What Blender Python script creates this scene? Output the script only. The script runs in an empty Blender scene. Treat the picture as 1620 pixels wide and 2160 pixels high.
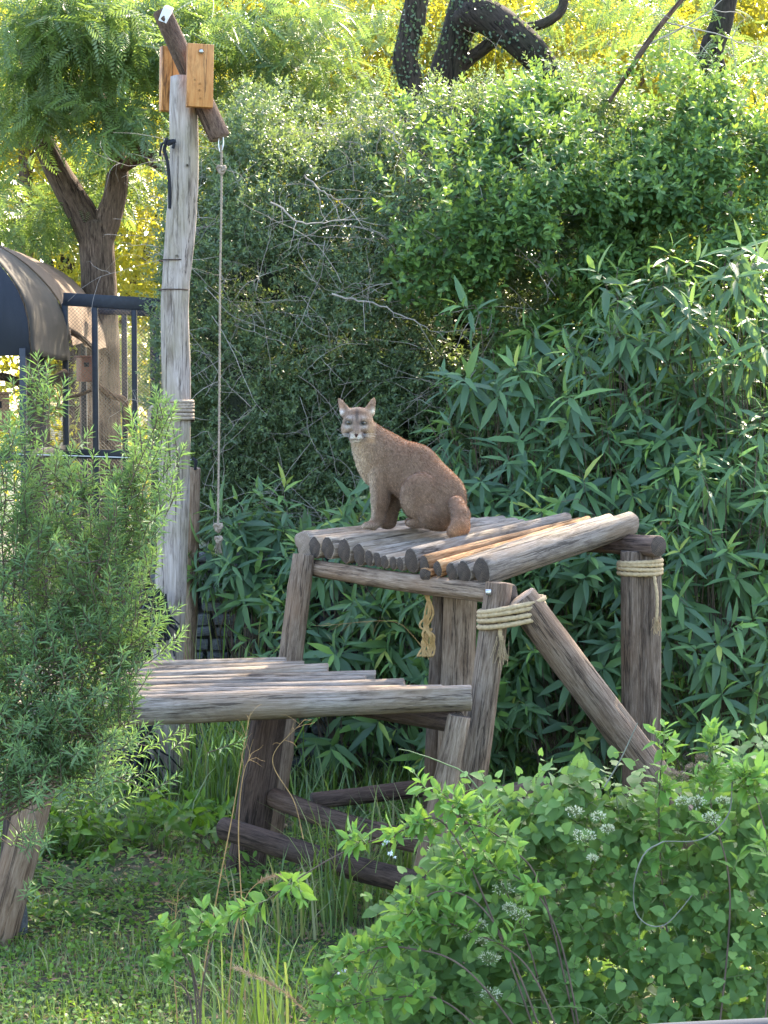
import bpy, math, random
import numpy as np
from mathutils import Vector, Matrix

rng = np.random.default_rng(7)
random.seed(7)
sc = bpy.context.scene
COL = sc.collection

# ------------------------------------------------------------------ camera, sky, sun, exposure
FPX, EYE, HORIZON = 3960.0, 2.7, 844.0
PITCH = math.atan((1080 - HORIZON) / FPX)
cam_data = bpy.data.cameras.new('camera')
cam_data.sensor_fit = 'VERTICAL'
cam_data.sensor_height = 36.0
cam_data.lens = 36.0 * FPX / 2160.0
cam_data.clip_end = 1000.0
cam_data.clip_start = 0.05
cam = bpy.data.objects.new('camera', cam_data)
COL.objects.link(cam)
cam.location = (0, 0, EYE)
cam.rotation_euler = (math.pi / 2 - PITCH, 0, 0)
sc.camera = cam

SUN_EL, SUN_AZ = math.radians(40), math.radians(24)      # low sun behind the trees, a little to the right of the view
world = bpy.data.worlds.new('World')
sc.world = world
world.use_nodes = True
wn = world.node_tree
bgn = wn.nodes['Background']
sky = wn.nodes.new('ShaderNodeTexSky')
sky.sky_type = 'NISHITA'
sky.sun_disc = False
sky.sun_elevation = SUN_EL
sky.sun_rotation = SUN_AZ
sky.dust_density = 2.0
sky.air_density = 1.0
sky.ozone_density = 1.0
wn.links.new(sky.outputs['Color'], bgn.inputs['Color'])
bgn.inputs['Strength'].default_value = 0.15

sun_data = bpy.data.lights.new('sun', 'SUN')
sun_data.energy = 3.4
sun_data.angle = math.radians(0.6)
sun_data.color = (1.0, 0.86, 0.64)
sun = bpy.data.objects.new('sun', sun_data)
COL.objects.link(sun)
sd = Vector((math.sin(SUN_AZ) * math.cos(SUN_EL), math.cos(SUN_AZ) * math.cos(SUN_EL), math.sin(SUN_EL)))
sun.rotation_euler = sd.to_track_quat('Z', 'Y').to_euler()
sun.location = (8, 20, 15)

sc.view_settings.view_transform = 'Standard'
sc.view_settings.look = 'None'
sc.view_settings.gamma = 1.0
sc.view_settings.exposure = 2.9
sc.render.engine = 'CYCLES'
sc.cycles.max_bounces = 8
sc.cycles.diffuse_bounces = 4
sc.cycles.transmission_bounces = 4
sc.cycles.transparent_max_bounces = 8
sc.cycles.sample_clamp_indirect = 6.0
sc.cycles.use_denoising = True

# ------------------------------------------------------------------ helpers
_F = np.array([0, math.cos(PITCH), -math.sin(PITCH)])
_U = np.array([0, math.sin(PITCH), math.cos(PITCH)])
_X = np.array([1.0, 0, 0])
def at(px, py, d):
    """world point seen at photo pixel (px, py), d metres ahead of the camera"""
    v = _F + _X * (px - 810) / FPX + _U * (1080 - py) / FPX
    return np.array([0, 0, EYE]) + v * d / v[1]

def norm(v):
    v = np.asarray(v, float)
    return v / (np.linalg.norm(v, axis=-1, keepdims=True) + 1e-9)

_LAT = rng.random((32, 32, 32))
def vnoise(p, freq=1.0, seed=0):
    p = np.asarray(p, float) * freq + np.array([seed * 7.31, seed * 3.77, seed * 5.13])
    i = np.floor(p).astype(int)
    f = p - i
    f = f * f * (3 - 2 * f)
    r = 0
    for a in (0, 1):
        for b in (0, 1):
            for c in (0, 1):
                w = (f[..., 0] if a else 1 - f[..., 0]) * (f[..., 1] if b else 1 - f[..., 1]) * (f[..., 2] if c else 1 - f[..., 2])
                r = r + w * _LAT[(i[..., 0] + a) & 31, (i[..., 1] + b) & 31, (i[..., 2] + c) & 31]
    return r

def mesh_data(name, V, F, mats=(), smooth=False, attr=None, col=None, midx=None):
    """F: one index array (n,k) or a list of such arrays"""
    V = np.asarray(V, np.float32).reshape(-1, 3)
    Fs = F if isinstance(F, list) else [F]
    Fs = [np.asarray(f, np.int32) for f in Fs if len(f)]
    me = bpy.data.meshes.new(name)
    me.vertices.add(len(V))
    me.vertices.foreach_set('co', V.ravel())
    nl = sum(f.size for f in Fs)
    nf = sum(len(f) for f in Fs)
    me.loops.add(nl)
    me.polygons.add(nf)
    me.loops.foreach_set('vertex_index', np.concatenate([f.ravel() for f in Fs]))
    tot = np.concatenate([np.full(len(f), f.shape[1], np.int32) for f in Fs])
    st = np.concatenate([[0], np.cumsum(tot)[:-1]]).astype(np.int32)
    me.polygons.foreach_set('loop_start', st)
    me.polygons.foreach_set('loop_total', tot)
    for m in mats:
        me.materials.append(m)
    if midx is not None:
        me.polygons.foreach_set('material_index', np.asarray(midx, np.int32))
    if smooth:
        me.polygons.foreach_set('use_smooth', np.ones(nf, bool))
    me.update(calc_edges=True)
    if attr is not None:
        a = me.attributes.new('rnd', 'FLOAT', 'POINT')
        a.data.foreach_set('value', np.asarray(attr, np.float32))
    if col is not None:
        a = me.attributes.new('coat', 'FLOAT_COLOR', 'POINT')
        c = np.ones((len(V), 4), np.float32)
        c[:, :3] = col
        a.data.foreach_set('color', c.ravel())
    return me

def link(name, me, parent=None, M=None, kind=None):
    o = bpy.data.objects.new(name, me)
    COL.objects.link(o)
    M = Matrix.Identity(4) if M is None else M
    if parent is not None:
        o.parent = parent
        o.matrix_basis = world_inv(parent) @ M
    else:
        o.matrix_basis = M
    if kind:
        o['kind'] = kind
    return o

def world_inv(p):
    m = Matrix.Identity(4)
    while p is not None:
        m = m @ p.matrix_basis.inverted() if False else m @ Matrix.Identity(4)
        chain = []
        q = p
        while q is not None:
            chain.append(q.matrix_basis.copy())
            q = q.parent
        w = Matrix.Identity(4)
        for b in reversed(chain):
            w = w @ b
        return w.inverted()
    return m

def thing(name, label, cat, loc, group=None):
    o = bpy.data.objects.new(name, None)
    COL.objects.link(o)
    o.empty_display_size = 0.1
    o.location = tuple(float(c) for c in loc)
    return tag(o, label, cat, group)

def tag(o, label, cat, group=None, kind=None):
    o['label'] = label
    if cat:
        o['category'] = cat
    if group:
        o['group'] = group
    if kind:
        o['kind'] = kind
    return o

# ------------------------------------------------------------------ materials
def mat_new(name):
    m = bpy.data.materials.new(name)
    m.use_nodes = True
    nt = m.node_tree
    return m, nt, nt.nodes, nt.links, nt.nodes['Principled BSDF']

def ramp(nt, stops):
    r = nt.nodes.new('ShaderNodeValToRGB')
    e = r.color_ramp.elements
    while len(e) < len(stops):
        e.new(0.5)
    for k, (p, c) in enumerate(stops):
        e[k].position = p
        e[k].color = (*c, 1)
    return r

def noise(nt, scale, detail=4, rough=0.6, vec=None, dist=0.0):
    n = nt.nodes.new('ShaderNodeTexNoise')
    n.inputs['Scale'].default_value = scale
    n.inputs['Detail'].default_value = detail
    n.inputs['Roughness'].default_value = rough
    n.inputs['Distortion'].default_value = dist
    if vec is not None:
        nt.links.new(vec, n.inputs['Vector'])
    return n

def coords(nt, kind='Object', scale=(1, 1, 1)):
    t = nt.nodes.new('ShaderNodeTexCoord')
    m = nt.nodes.new('ShaderNodeMapping')
    m.inputs['Scale'].default_value = scale
    nt.links.new(t.outputs[kind], m.inputs['Vector'])
    return m.outputs['Vector']

def mixc(nt, a, b, fac, mode='MIX'):
    x = nt.nodes.new('ShaderNodeMix')
    x.data_type = 'RGBA'
    x.blend_type = mode
    for sock, v in ((x.inputs[6], a), (x.inputs[7], b), (x.inputs[0], fac)):
        if hasattr(v, 'links'):
            nt.links.new(v, sock)
        elif isinstance(v, (tuple, list)):
            sock.default_value = (*v, 1)
        else:
            sock.default_value = v
    return x.outputs[2]

def bump(nt, h, strength, dist, p):
    b = nt.nodes.new('ShaderNodeBump')
    b.inputs['Strength'].default_value = strength
    b.inputs['Distance'].default_value = dist
    nt.links.new(h, b.inputs['Height'])
    nt.links.new(b.outputs['Normal'], p.inputs['Normal'])

def leaf_mat(name, stops, trans, tf=0.4, rough=0.42, spec=0.4):
    m, nt, N, L, p = mat_new(name)
    a = N.new('ShaderNodeAttribute'); a.attribute_name = 'rnd'
    oi = N.new('ShaderNodeObjectInfo')
    ad = N.new('ShaderNodeMath'); ad.operation = 'MULTIPLY_ADD'
    L.new(oi.outputs['Random'], ad.inputs[0]); ad.inputs[1].default_value = 0.3
    L.new(a.outputs['Fac'], ad.inputs[2])
    r = ramp(nt, stops)
    L.new(ad.outputs[0], r.inputs[0])
    # leaf undersides are paler
    g = N.new('ShaderNodeNewGeometry')
    under = mixc(nt, r.outputs[0], (0.16, 0.2, 0.13), 0.35)
    col = mixc(nt, r.outputs[0], under, g.outputs['Backfacing'])
    L.new(col, p.inputs['Base Color'])
    p.inputs['Roughness'].default_value = rough
    p.inputs['Specular IOR Level'].default_value = spec
    t = N.new('ShaderNodeBsdfTranslucent')
    tc = mixc(nt, r.outputs[0], trans, 0.65)
    L.new(tc, t.inputs['Color'])
    mx = N.new('ShaderNodeMixShader')
    mx.inputs[0].default_value = tf
    L.new(p.outputs[0], mx.inputs[1]); L.new(t.outputs[0], mx.inputs[2])
    L.new(mx.outputs[0], N['Material Output'].inputs['Surface'])
    return m

def wood_mat(name, dark, mid, light, along=1.2, across=16.0, patch=(0.3, 0.22, 0.15), patch_amt=0.35, rough=0.8, bmp=0.6):
    """weathered timber, grain along local X"""
    m, nt, N, L, p = mat_new(name)
    oi = N.new('ShaderNodeObjectInfo')
    tc = N.new('ShaderNodeTexCoord')
    of = N.new('ShaderNodeVectorMath'); of.operation = 'MULTIPLY_ADD'
    cx = N.new('ShaderNodeCombineXYZ')
    for k in range(3):
        L.new(oi.outputs['Random'], cx.inputs[k])
    L.new(cx.outputs[0], of.inputs[0]); of.inputs[1].default_value = (9, 5, 7)
    L.new(tc.outputs['Object'], of.inputs[2])
    def mp(s):
        q = N.new('ShaderNodeMapping'); q.inputs['Scale'].default_value = s
        L.new(of.outputs[0], q.inputs['Vector']); return q.outputs[0]
    g = noise(nt, 4.0, 10, 0.72, mp((along * 1.6, across * 1.7, across * 1.7)), 0.15)
    r = ramp(nt, [(0.26, dark), (0.44, mid), (0.64, light), (0.85, tuple(min(1, c * 1.15) for c in light))])
    L.new(g.outputs['Fac'], r.inputs[0])
    big = noise(nt, 2.2, 3, 0.55, mp((1, 1.6, 1.6)))
    rb = ramp(nt, [(0.42, (0, 0, 0)), (0.66, (1, 1, 1))])
    L.new(big.outputs['Fac'], rb.inputs[0])
    am = N.new('ShaderNodeMath'); am.operation = 'MULTIPLY'; am.inputs[1].default_value = patch_amt
    L.new(rb.outputs[0], am.inputs[0])
    c1 = mixc(nt, r.outputs[0], patch, am.outputs[0])
    # long drying cracks
    ck = noise(nt, 3.0, 5, 0.6, mp((0.5, 11, 11)), 0.1)
    rc = ramp(nt, [(0.575, (1, 1, 1)), (0.60, (0.12, 0.1, 0.09)), (0.622, (0.12, 0.1, 0.09)), (0.645, (1, 1, 1))])
    L.new(ck.outputs['Fac'], rc.inputs[0])
    c2 = mixc(nt, c1, rc.outputs[0], 0.75, 'MULTIPLY')
    sn = noise(nt, 5.0, 6, 0.7, mp((0.7, 2.5, 2.5)), 0.6)
    rs = ramp(nt, [(0.34, (0.38, 0.34, 0.32)), (0.5, (1, 1, 1))]); L.new(sn.outputs['Fac'], rs.inputs[0])
    c2 = mixc(nt, c2, rs.outputs[0], 0.8, 'MULTIPLY')
    tone = ramp(nt, [(0.0, (0.62, 0.6, 0.6)), (0.5, (0.9, 0.88, 0.86)), (1.0, (1.15, 1.08, 1.0))]); L.new(oi.outputs['Random'], tone.inputs[0])
    c2 = mixc(nt, c2, tone.outputs[0], 1.0, 'MULTIPLY')
    L.new(c2, p.inputs['Base Color'])
    p.inputs['Roughness'].default_value = rough
    p.inputs['Specular IOR Level'].default_value = 0.25
    hh = N.new('ShaderNodeMath'); hh.operation = 'MULTIPLY'
    L.new(g.outputs['Fac'], hh.inputs[0]); L.new(rc.outputs[0], hh.inputs[1])
    bump(nt, hh.outputs[0], bmp, 0.012, p)
    return m

def end_mat(name, dark, light):
    """sawn log end: rings and radial checks round local X"""
    m, nt, N, L, p = mat_new(name)
    v = coords(nt, 'Object', (0, 1, 1))
    w = N.new('ShaderNodeTexWave'); w.wave_type = 'RINGS'; w.rings_direction = 'X'
    w.inputs['Scale'].default_value = 42; w.inputs['Distortion'].default_value = 2.5; w.inputs['Detail'].default_value = 3
    w.inputs['Detail Scale'].default_value = 1.2
    L.new(v, w.inputs['Vector'])
    n = noise(nt, 26, 6, 0.7, coords(nt))
    c = mixc(nt, w.outputs['Fac'], n.outputs['Fac'], 0.6)
    r = ramp(nt, [(0.36, dark), (0.7, light)])
    L.new(c, r.inputs[0])
    L.new(r.outputs[0], p.inputs['Base Color'])
    p.inputs['Roughness'].default_value = 0.9
    bump(nt, c, 0.5, 0.006, p)
    return m

def plain_mat(name, c, rough=0.6, metal=0.0, var=0.25, scale=12, bmp=0.0, spec=0.4):
    m, nt, N, L, p = mat_new(name)
    n = noise(nt, scale, 6, 0.65, coords(nt))
    a = tuple(x * (1 - var) for x in c); b = tuple(min(1, x * (1 + var)) for x in c)
    r = ramp(nt, [(0.3, a), (0.7, b)])
    L.new(n.outputs['Fac'], r.inputs[0]); L.new(r.outputs[0], p.inputs['Base Color'])
    p.inputs['Roughness'].default_value = rough
    p.inputs['Metallic'].default_value = metal
    p.inputs['Specular IOR Level'].default_value = spec
    if bmp:
        bump(nt, n.outputs['Fac'], bmp, 0.01, p)
    return m

M = {}
M['deck'] = wood_mat('weathered_deck_wood', (0.055, 0.042, 0.031), (0.21, 0.172, 0.138), (0.39, 0.335, 0.28), patch=(0.29, 0.19, 0.105), patch_amt=0.55)
M['brown'] = wood_mat('brown_post_wood', (0.04, 0.027, 0.018), (0.165, 0.116, 0.08), (0.32, 0.245, 0.185), patch=(0.17, 0.095, 0.052), patch_amt=0.55)
M['darkwood'] = wood_mat('dark_brown_wood', (0.02, 0.014, 0.011), (0.07, 0.046, 0.036), (0.15, 0.105, 0.085), patch=(0.1, 0.055, 0.035), patch_amt=0.4)  # darker brown than the posts, for beams, crossbars and some legs
M['grey'] = wood_mat('grey_pole_wood', (0.11, 0.09, 0.075), (0.27, 0.235, 0.215), (0.42, 0.375, 0.355), along=0.6, across=14, patch=(0.19, 0.165, 0.09), patch_amt=0.6)
M['rot'] = wood_mat('rotten_orange_wood', (0.06, 0.03, 0.015), (0.33, 0.15, 0.05), (0.6, 0.38, 0.2), across=10, patch=(0.12, 0.06, 0.03), patch_amt=0.5, bmp=1.0)
M['pine'] = wood_mat('fresh_pine_board', (0.34, 0.13, 0.035), (0.47, 0.2, 0.06), (0.58, 0.29, 0.1), along=0.8, across=9, patch=(0.5, 0.24, 0.08), patch_amt=0.3, rough=0.55, bmp=0.15)
M['bark'] = wood_mat('rough_bark', (0.03, 0.018, 0.013), (0.11, 0.07, 0.05), (0.2, 0.135, 0.1), along=5, across=16, patch=(0.06, 0.045, 0.03), patch_amt=0.4, rough=0.95, bmp=1.0)
M['treebark'] = wood_mat('tree_bark', (0.035, 0.024, 0.018), (0.12, 0.08, 0.058), (0.23, 0.16, 0.115), along=1.5, across=7, patch=(0.06, 0.05, 0.03), patch_amt=0.4, rough=0.95, bmp=1.0)
M['darkbark'] = wood_mat('dark_bark', (0.012, 0.01, 0.009), (0.04, 0.03, 0.024), (0.085, 0.065, 0.05), along=1.5, across=7, patch=(0.03, 0.035, 0.015), patch_amt=0.5, rough=0.95, bmp=1.0)  # darker than the other bark, with dull green patches
M['end'] = end_mat('weathered_log_end', (0.012, 0.009, 0.007), (0.115, 0.078, 0.056))
M['endlight'] = end_mat('pale_log_end', (0.12, 0.08, 0.055), (0.34, 0.26, 0.2))
M['twig'] = plain_mat('pale_dry_twig', (0.3, 0.26, 0.22), 0.9, var=0.4, scale=5)
M['twigdark'] = plain_mat('brown_twig', (0.1, 0.07, 0.05), 0.9, var=0.4, scale=5)
M['stemgreen'] = plain_mat('green_stem', (0.13, 0.17, 0.06), 0.6, var=0.3, scale=5)
M['stemgrey'] = plain_mat('grey_vine_stem', (0.13, 0.135, 0.1), 0.7, var=0.4, scale=9)
M['rope'] = plain_mat('sisal_rope', (0.38, 0.275, 0.155), 0.95, var=0.3, scale=60, bmp=0.4)
M['ropeold'] = plain_mat('old_grey_rope', (0.28, 0.22, 0.165), 0.95, var=0.35, scale=60, bmp=0.4)
M['straw'] = plain_mat('dry_straw', (0.36, 0.22, 0.085), 0.8, var=0.35, scale=20)
M['metal'] = plain_mat('galvanised_steel', (0.5, 0.5, 0.5), 0.35, 0.9, 0.15, 40)
M['black'] = plain_mat('black_netting', (0.012, 0.013, 0.018), 0.8, var=0.4, scale=30)
M['frame'] = plain_mat('dark_painted_steel', (0.02, 0.023, 0.032), 0.5, 0.0, 0.3, 25)
M['wire'] = plain_mat('wire_mesh_steel', (0.06, 0.05, 0.04), 0.5, 0.4, 0.3, 25)
M['rail'] = plain_mat('grey_blue_rail_paint', (0.03, 0.036, 0.05), 0.8, 0.0, 0.1, 20, spec=0.1)
M['redbox'] = plain_mat('red_brown_paint', (0.16, 0.055, 0.04), 0.7, var=0.25, scale=20, bmp=0.2)
M['tanbox'] = plain_mat('tan_plywood', (0.4, 0.23, 0.13), 0.7, var=0.2, scale=20)
M['stone'] = plain_mat('grey_field_stone', (0.085, 0.088, 0.09), 0.9, var=0.6, scale=9, bmp=0.8)
M['mortar'] = plain_mat('dark_earth_joint', (0.03, 0.028, 0.025), 1.0, var=0.4, scale=9)
M['white'] = plain_mat('white_paint', (0.75, 0.76, 0.8), 0.6, var=0.08, scale=30)
M['petal'] = plain_mat('cream_petal', (0.48, 0.5, 0.33), 0.7, var=0.15, scale=60)
M['seedhead'] = plain_mat('dry_brown_seedhead', (0.3, 0.21, 0.15), 0.9, var=0.4, scale=60)
M['plume'] = plain_mat('dry_grass_plume', (0.5, 0.33, 0.19), 0.9, var=0.3, scale=30)

def cloth_mat(name, c1, c2, trans):
    m, nt, N, L, p = mat_new(name)
    n = noise(nt, 1.6, 6, 0.65, coords(nt, 'Object', (1, 1, 0.35)))
    r = ramp(nt, [(0.35, c1), (0.68, c2)])
    L.new(n.outputs['Fac'], r.inputs[0]); L.new(r.outputs[0], p.inputs['Base Color'])
    p.inputs['Roughness'].default_value = 0.9
    w = noise(nt, 140, 2, 0.5, coords(nt))
    bump(nt, w.outputs['Fac'], 0.3, 0.004, p)
    t = N.new('ShaderNodeBsdfTranslucent'); L.new(r.outputs[0], t.inputs['Color'])
    mx = N.new('ShaderNodeMixShader'); mx.inputs[0].default_value = trans
    L.new(p.outputs[0], mx.inputs[1]); L.new(t.outputs[0], mx.inputs[2])
    L.new(mx.outputs[0], N['Material Output'].inputs['Surface'])
    return m
M['clothdark'] = cloth_mat('dark_shade_cloth', (0.02, 0.025, 0.037), (0.04, 0.044, 0.058), 0.05)
M['clothbrown'] = cloth_mat('faded_brown_shade_cloth', (0.05, 0.042, 0.036), (0.095, 0.078, 0.062), 0.12)
M['clothtan'] = cloth_mat('tan_shade_cloth', (0.2, 0.14, 0.1), (0.34, 0.24, 0.17), 0.4)

g1, g2, g3 = (0.03, 0.055, 0.022), (0.05, 0.1, 0.035), (0.1, 0.19, 0.045)
M['lf_thicket'] = leaf_mat('thicket_leaf', [(0.0, (0.07, 0.105, 0.065)), (0.4, (0.1, 0.148, 0.08)), (0.8, (0.15, 0.21, 0.085)), (1.0, (0.22, 0.27, 0.09))], (0.32, 0.42, 0.06), 0.35)
M['lf_vine'] = leaf_mat('vine_leaf', [(0.0, (0.042, 0.088, 0.04)), (0.45, (0.072, 0.145, 0.05)), (0.9, (0.15, 0.26, 0.06))], (0.35, 0.5, 0.05), 0.35, 0.5, 0.3)
M['lf_lance'] = leaf_mat('lance_leaf', [(0.0, (0.05, 0.093, 0.062)), (0.4, (0.073, 0.137, 0.073)), (0.7, (0.115, 0.21, 0.075)), (0.92, (0.2, 0.35, 0.075)), (1.0, (0.32, 0.36, 0.08))], (0.3, 0.48, 0.06), 0.33, 0.5, 0.35)
M['lf_feather'] = leaf_mat('narrow_leaf', [(0.0, (0.07, 0.105, 0.07)), (0.45, (0.115, 0.18, 0.09)), (0.8, (0.165, 0.265, 0.105)), (1.0, (0.22, 0.34, 0.13))], (0.3, 0.5, 0.08), 0.35, 0.55, 0.25)
M['lf_heart'] = leaf_mat('heart_leaf', [(0.0, (0.045, 0.09, 0.03)), (0.45, (0.09, 0.165, 0.048)), (0.8, (0.145, 0.25, 0.06)), (1.0, (0.22, 0.34, 0.09))], (0.3, 0.5, 0.07), 0.35, 0.55, 0.3)
M['lf_shade'] = leaf_mat('nightshade_leaf', [(0.0, (0.05, 0.1, 0.03)), (0.5, (0.09, 0.19, 0.04)), (1.0, (0.18, 0.34, 0.07))], (0.35, 0.55, 0.06), 0.38, 0.55, 0.25)
M['lf_tree'] = leaf_mat('feathery_tree_leaf', [(0.0, (0.06, 0.105, 0.05)), (0.5, (0.1, 0.17, 0.06)), (1.0, (0.17, 0.25, 0.065))], (0.36, 0.5, 0.07), 0.36)
M['lf_far'] = leaf_mat('backlit_tree_leaf', [(0.0, (0.06, 0.1, 0.02)), (0.5, (0.11, 0.16, 0.03)), (1.0, (0.18, 0.2, 0.04))], (0.78, 0.68, 0.04), 0.55)
M['lf_ground'] = leaf_mat('undergrowth_leaf', [(0.0, (0.04, 0.09, 0.015)), (0.5, (0.07, 0.16, 0.02)), (1.0, (0.15, 0.27, 0.03))], (0.35, 0.55, 0.03), 0.4)
M['grass'] = leaf_mat('grass_blade', [(0.0, (0.04, 0.08, 0.02)), (0.5, (0.075, 0.15, 0.03)), (0.8, (0.12, 0.22, 0.04)), (1.0, (0.3, 0.25, 0.12))], (0.35, 0.5, 0.06), 0.4)
M['litter'] = plain_mat('dead_leaf', (0.24, 0.15, 0.085), 0.9, var=0.45, scale=7)

# ------------------------------------------------------------------ mesh builders
def tube_arrays(paths, sides=5):
    V, F, n0 = [], [], 0
    ang = np.arange(sides) * 2 * math.pi / sides
    for pts, rad in paths:
        pts = np.asarray(pts, float); n = len(pts)
        rad = np.broadcast_to(np.asarray(rad, float), (n,))
        T = norm(np.gradient(pts, axis=0))
        ref = np.array([0, 0, 1.0]) if abs(T[:, 2]).mean() < 0.8 else np.array([1.0, 0, 0])
        A = norm(np.cross(T, ref)); B = np.cross(T, A)
        ring = pts[:, None] + rad[:, None, None] * (np.cos(ang)[None, :, None] * A[:, None] + np.sin(ang)[None, :, None] * B[:, None])
        V.append(ring.reshape(-1, 3))
        i = np.arange(n - 1)[:, None] * sides + np.arange(sides)[None]
        j = np.arange(n - 1)[:, None] * sides + (np.arange(sides)[None] + 1) % sides
        F.append(np.stack([i, j, j + sides, i + sides], -1).reshape(-1, 4) + n0)
        n0 += n * sides
    return np.concatenate(V), np.concatenate(F)

def tubes(name, paths, mat, parent=None, sides=5, kind=None):
    V, F = tube_arrays(paths, sides)
    return link(name, mesh_data(name, V, F, [mat], True), parent, kind=kind)

def smooth_path(pts, n=24):
    """Catmull-Rom through control points"""
    P = np.asarray(pts, float)
    P = np.concatenate([[2 * P[0] - P[1]], P, [2 * P[-1] - P[-2]]])
    m = len(P) - 3
    out = []
    for t in np.linspace(0, m - 1e-6, n):
        k = int(t); u = t - k
        a, b, c, d = P[k], P[k + 1], P[k + 2], P[k + 3]
        out.append(0.5 * (2 * b + (c - a) * u + (2 * a - 5 * b + 4 * c - d) * u * u + (3 * b - a - 3 * c + d) * u ** 3))
    return np.array(out)

def axis_matrix(p0, direction, up=(0, 0, 1)):
    x = norm(direction)
    u = np.asarray(up, float)
    if abs(x @ u) > 0.95:
        u = np.array([0, -1.0, 0])
    y = norm(np.cross(u, x)); z = np.cross(x, y)
    m = Matrix.Identity(4)
    for k in range(3):
        m[k][0], m[k][1], m[k][2], m[k][3] = x[k], y[k], z[k], p0[k]
    return m

def log(name, p0, p1, r0, r1, mat, parent, end=None, bend=0.0, sides=30, rings=20, rough=0.05, squash=1.0, flat=None, seed=None, path=None, kind=None):
    """a length of round timber from p0 to p1, lying along its own local X axis"""
    p0 = np.asarray(p0, float); p1 = np.asarray(p1, float)
    sd_ = rng.integers(0, 999) if seed is None else seed
    Ln = np.linalg.norm(p1 - p0)
    t = np.linspace(0, 1, rings)
    ang = np.arange(sides) * 2 * math.pi / sides
    ca, sa = np.cos(ang), np.sin(ang)
    R = (r0 + (r1 - r0) * t)[:, None] * np.ones(sides)[None]
    q = np.stack([np.broadcast_to(t[:, None] * Ln * 1.2, R.shape), np.broadcast_to(ca[None], R.shape), np.broadcast_to(sa[None], R.shape)], -1)
    R = R * (1 + rough * 2.2 * (vnoise(q, 1.3, sd_) - 0.5) + rough * 1.0 * (vnoise(q * np.array([1, 3, 3]), 2.2, sd_ + 3) - 0.5))
    for _ in range(5):                                      # drying splits
        c = rng.integers(0, sides); s = rng.uniform(-0.1, 0.7); e = s + rng.uniform(0.2, 0.55)
        R[(t > s) & (t < e), c] *= rng.uniform(0.8, 0.92)
    for _ in range(4):                                      # knots and worn hollows
        c = rng.uniform(0, 2 * math.pi); s = rng.uniform(0.05, 0.95); am = rng.choice([-0.09, 0.1, 0.14])
        dl = np.angle(np.exp(1j * (ang - c)))[None] / 0.35; ds = (t[:, None] - s) * Ln / max(0.05, 0.6 * r0)
        R = R * (1 + am * np.exp(-dl ** 2 - ds ** 2))
    X = np.broadcast_to(t[:, None] * Ln, R.shape).copy()
    X[0] += 0.012 * (vnoise(q[0] * 2, 1.0, sd_ + 5) - 0.5); X[-1] += 0.02 * (vnoise(q[-1] * 2, 1.0, sd_ + 6) - 0.5)
    Y = R * ca * squash; Z = R * sa
    if flat is not None:                                    # a sawn or split face
        Z = np.minimum(Z, flat * r0)
    wob = bend * np.sin(t * math.pi)[:, None] + 0.35 * abs(bend) * (vnoise(np.stack([t * 3, t * 0, t * 0], -1), 1.0, sd_ + 9) - 0.5)[:, None]
    Z = Z + wob
    Y = Y + 0.5 * abs(bend) * np.sin(t * 4.2 + sd_)[:, None]
    V = np.stack([X, Y, Z], -1).reshape(-1, 3)
    i = np.arange(rings - 1)[:, None] * sides + np.arange(sides)[None]
    j = np.arange(rings - 1)[:, None] * sides + (np.arange(sides)[None] + 1) % sides
    F = np.stack([i, j, j + sides, i + sides], -1).reshape(-1, 4)
    # domed, slightly worn ends
    V0 = V[:sides] * np.array([1, 0.93, 0.93]) + np.array([-0.006, 0, 0]) + np.array([0, 0.07, 0.07]) * V[:sides].mean(0)
    V1 = V[-sides:] * np.array([1, 0.93, 0.93]) + np.array([0.006, 0, 0]) + np.array([0, 0.07, 0.07]) * V[-sides:].mean(0)
    n = len(V)
    V = np.concatenate([V, V0, V1, [V0.mean(0)], [V1.mean(0)]])
    k = np.arange(sides); k2 = (k + 1) % sides
    Fe = np.concatenate([np.stack([k2, k, n + k, n + k2], -1), np.stack([(rings - 1) * sides + k, (rings - 1) * sides + k2, n + sides + k2, n + sides + k], -1)])
    Ft = np.concatenate([np.stack([n + k2, n + k, np.full(sides, n + 2 * sides)], -1), np.stack([n + sides + k, n + sides + k2, np.full(sides, n + 2 * sides + 1)], -1)])
    mi = np.concatenate([np.zeros(len(F), int), np.zeros(len(Fe), int), np.ones(len(Ft), int)])
    me = mesh_data(name, V, [F, Fe, Ft], [mat, end or M['end']], True, midx=mi)
    return link(name, me, parent, axis_matrix(p0, p1 - p0), kind)

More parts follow.
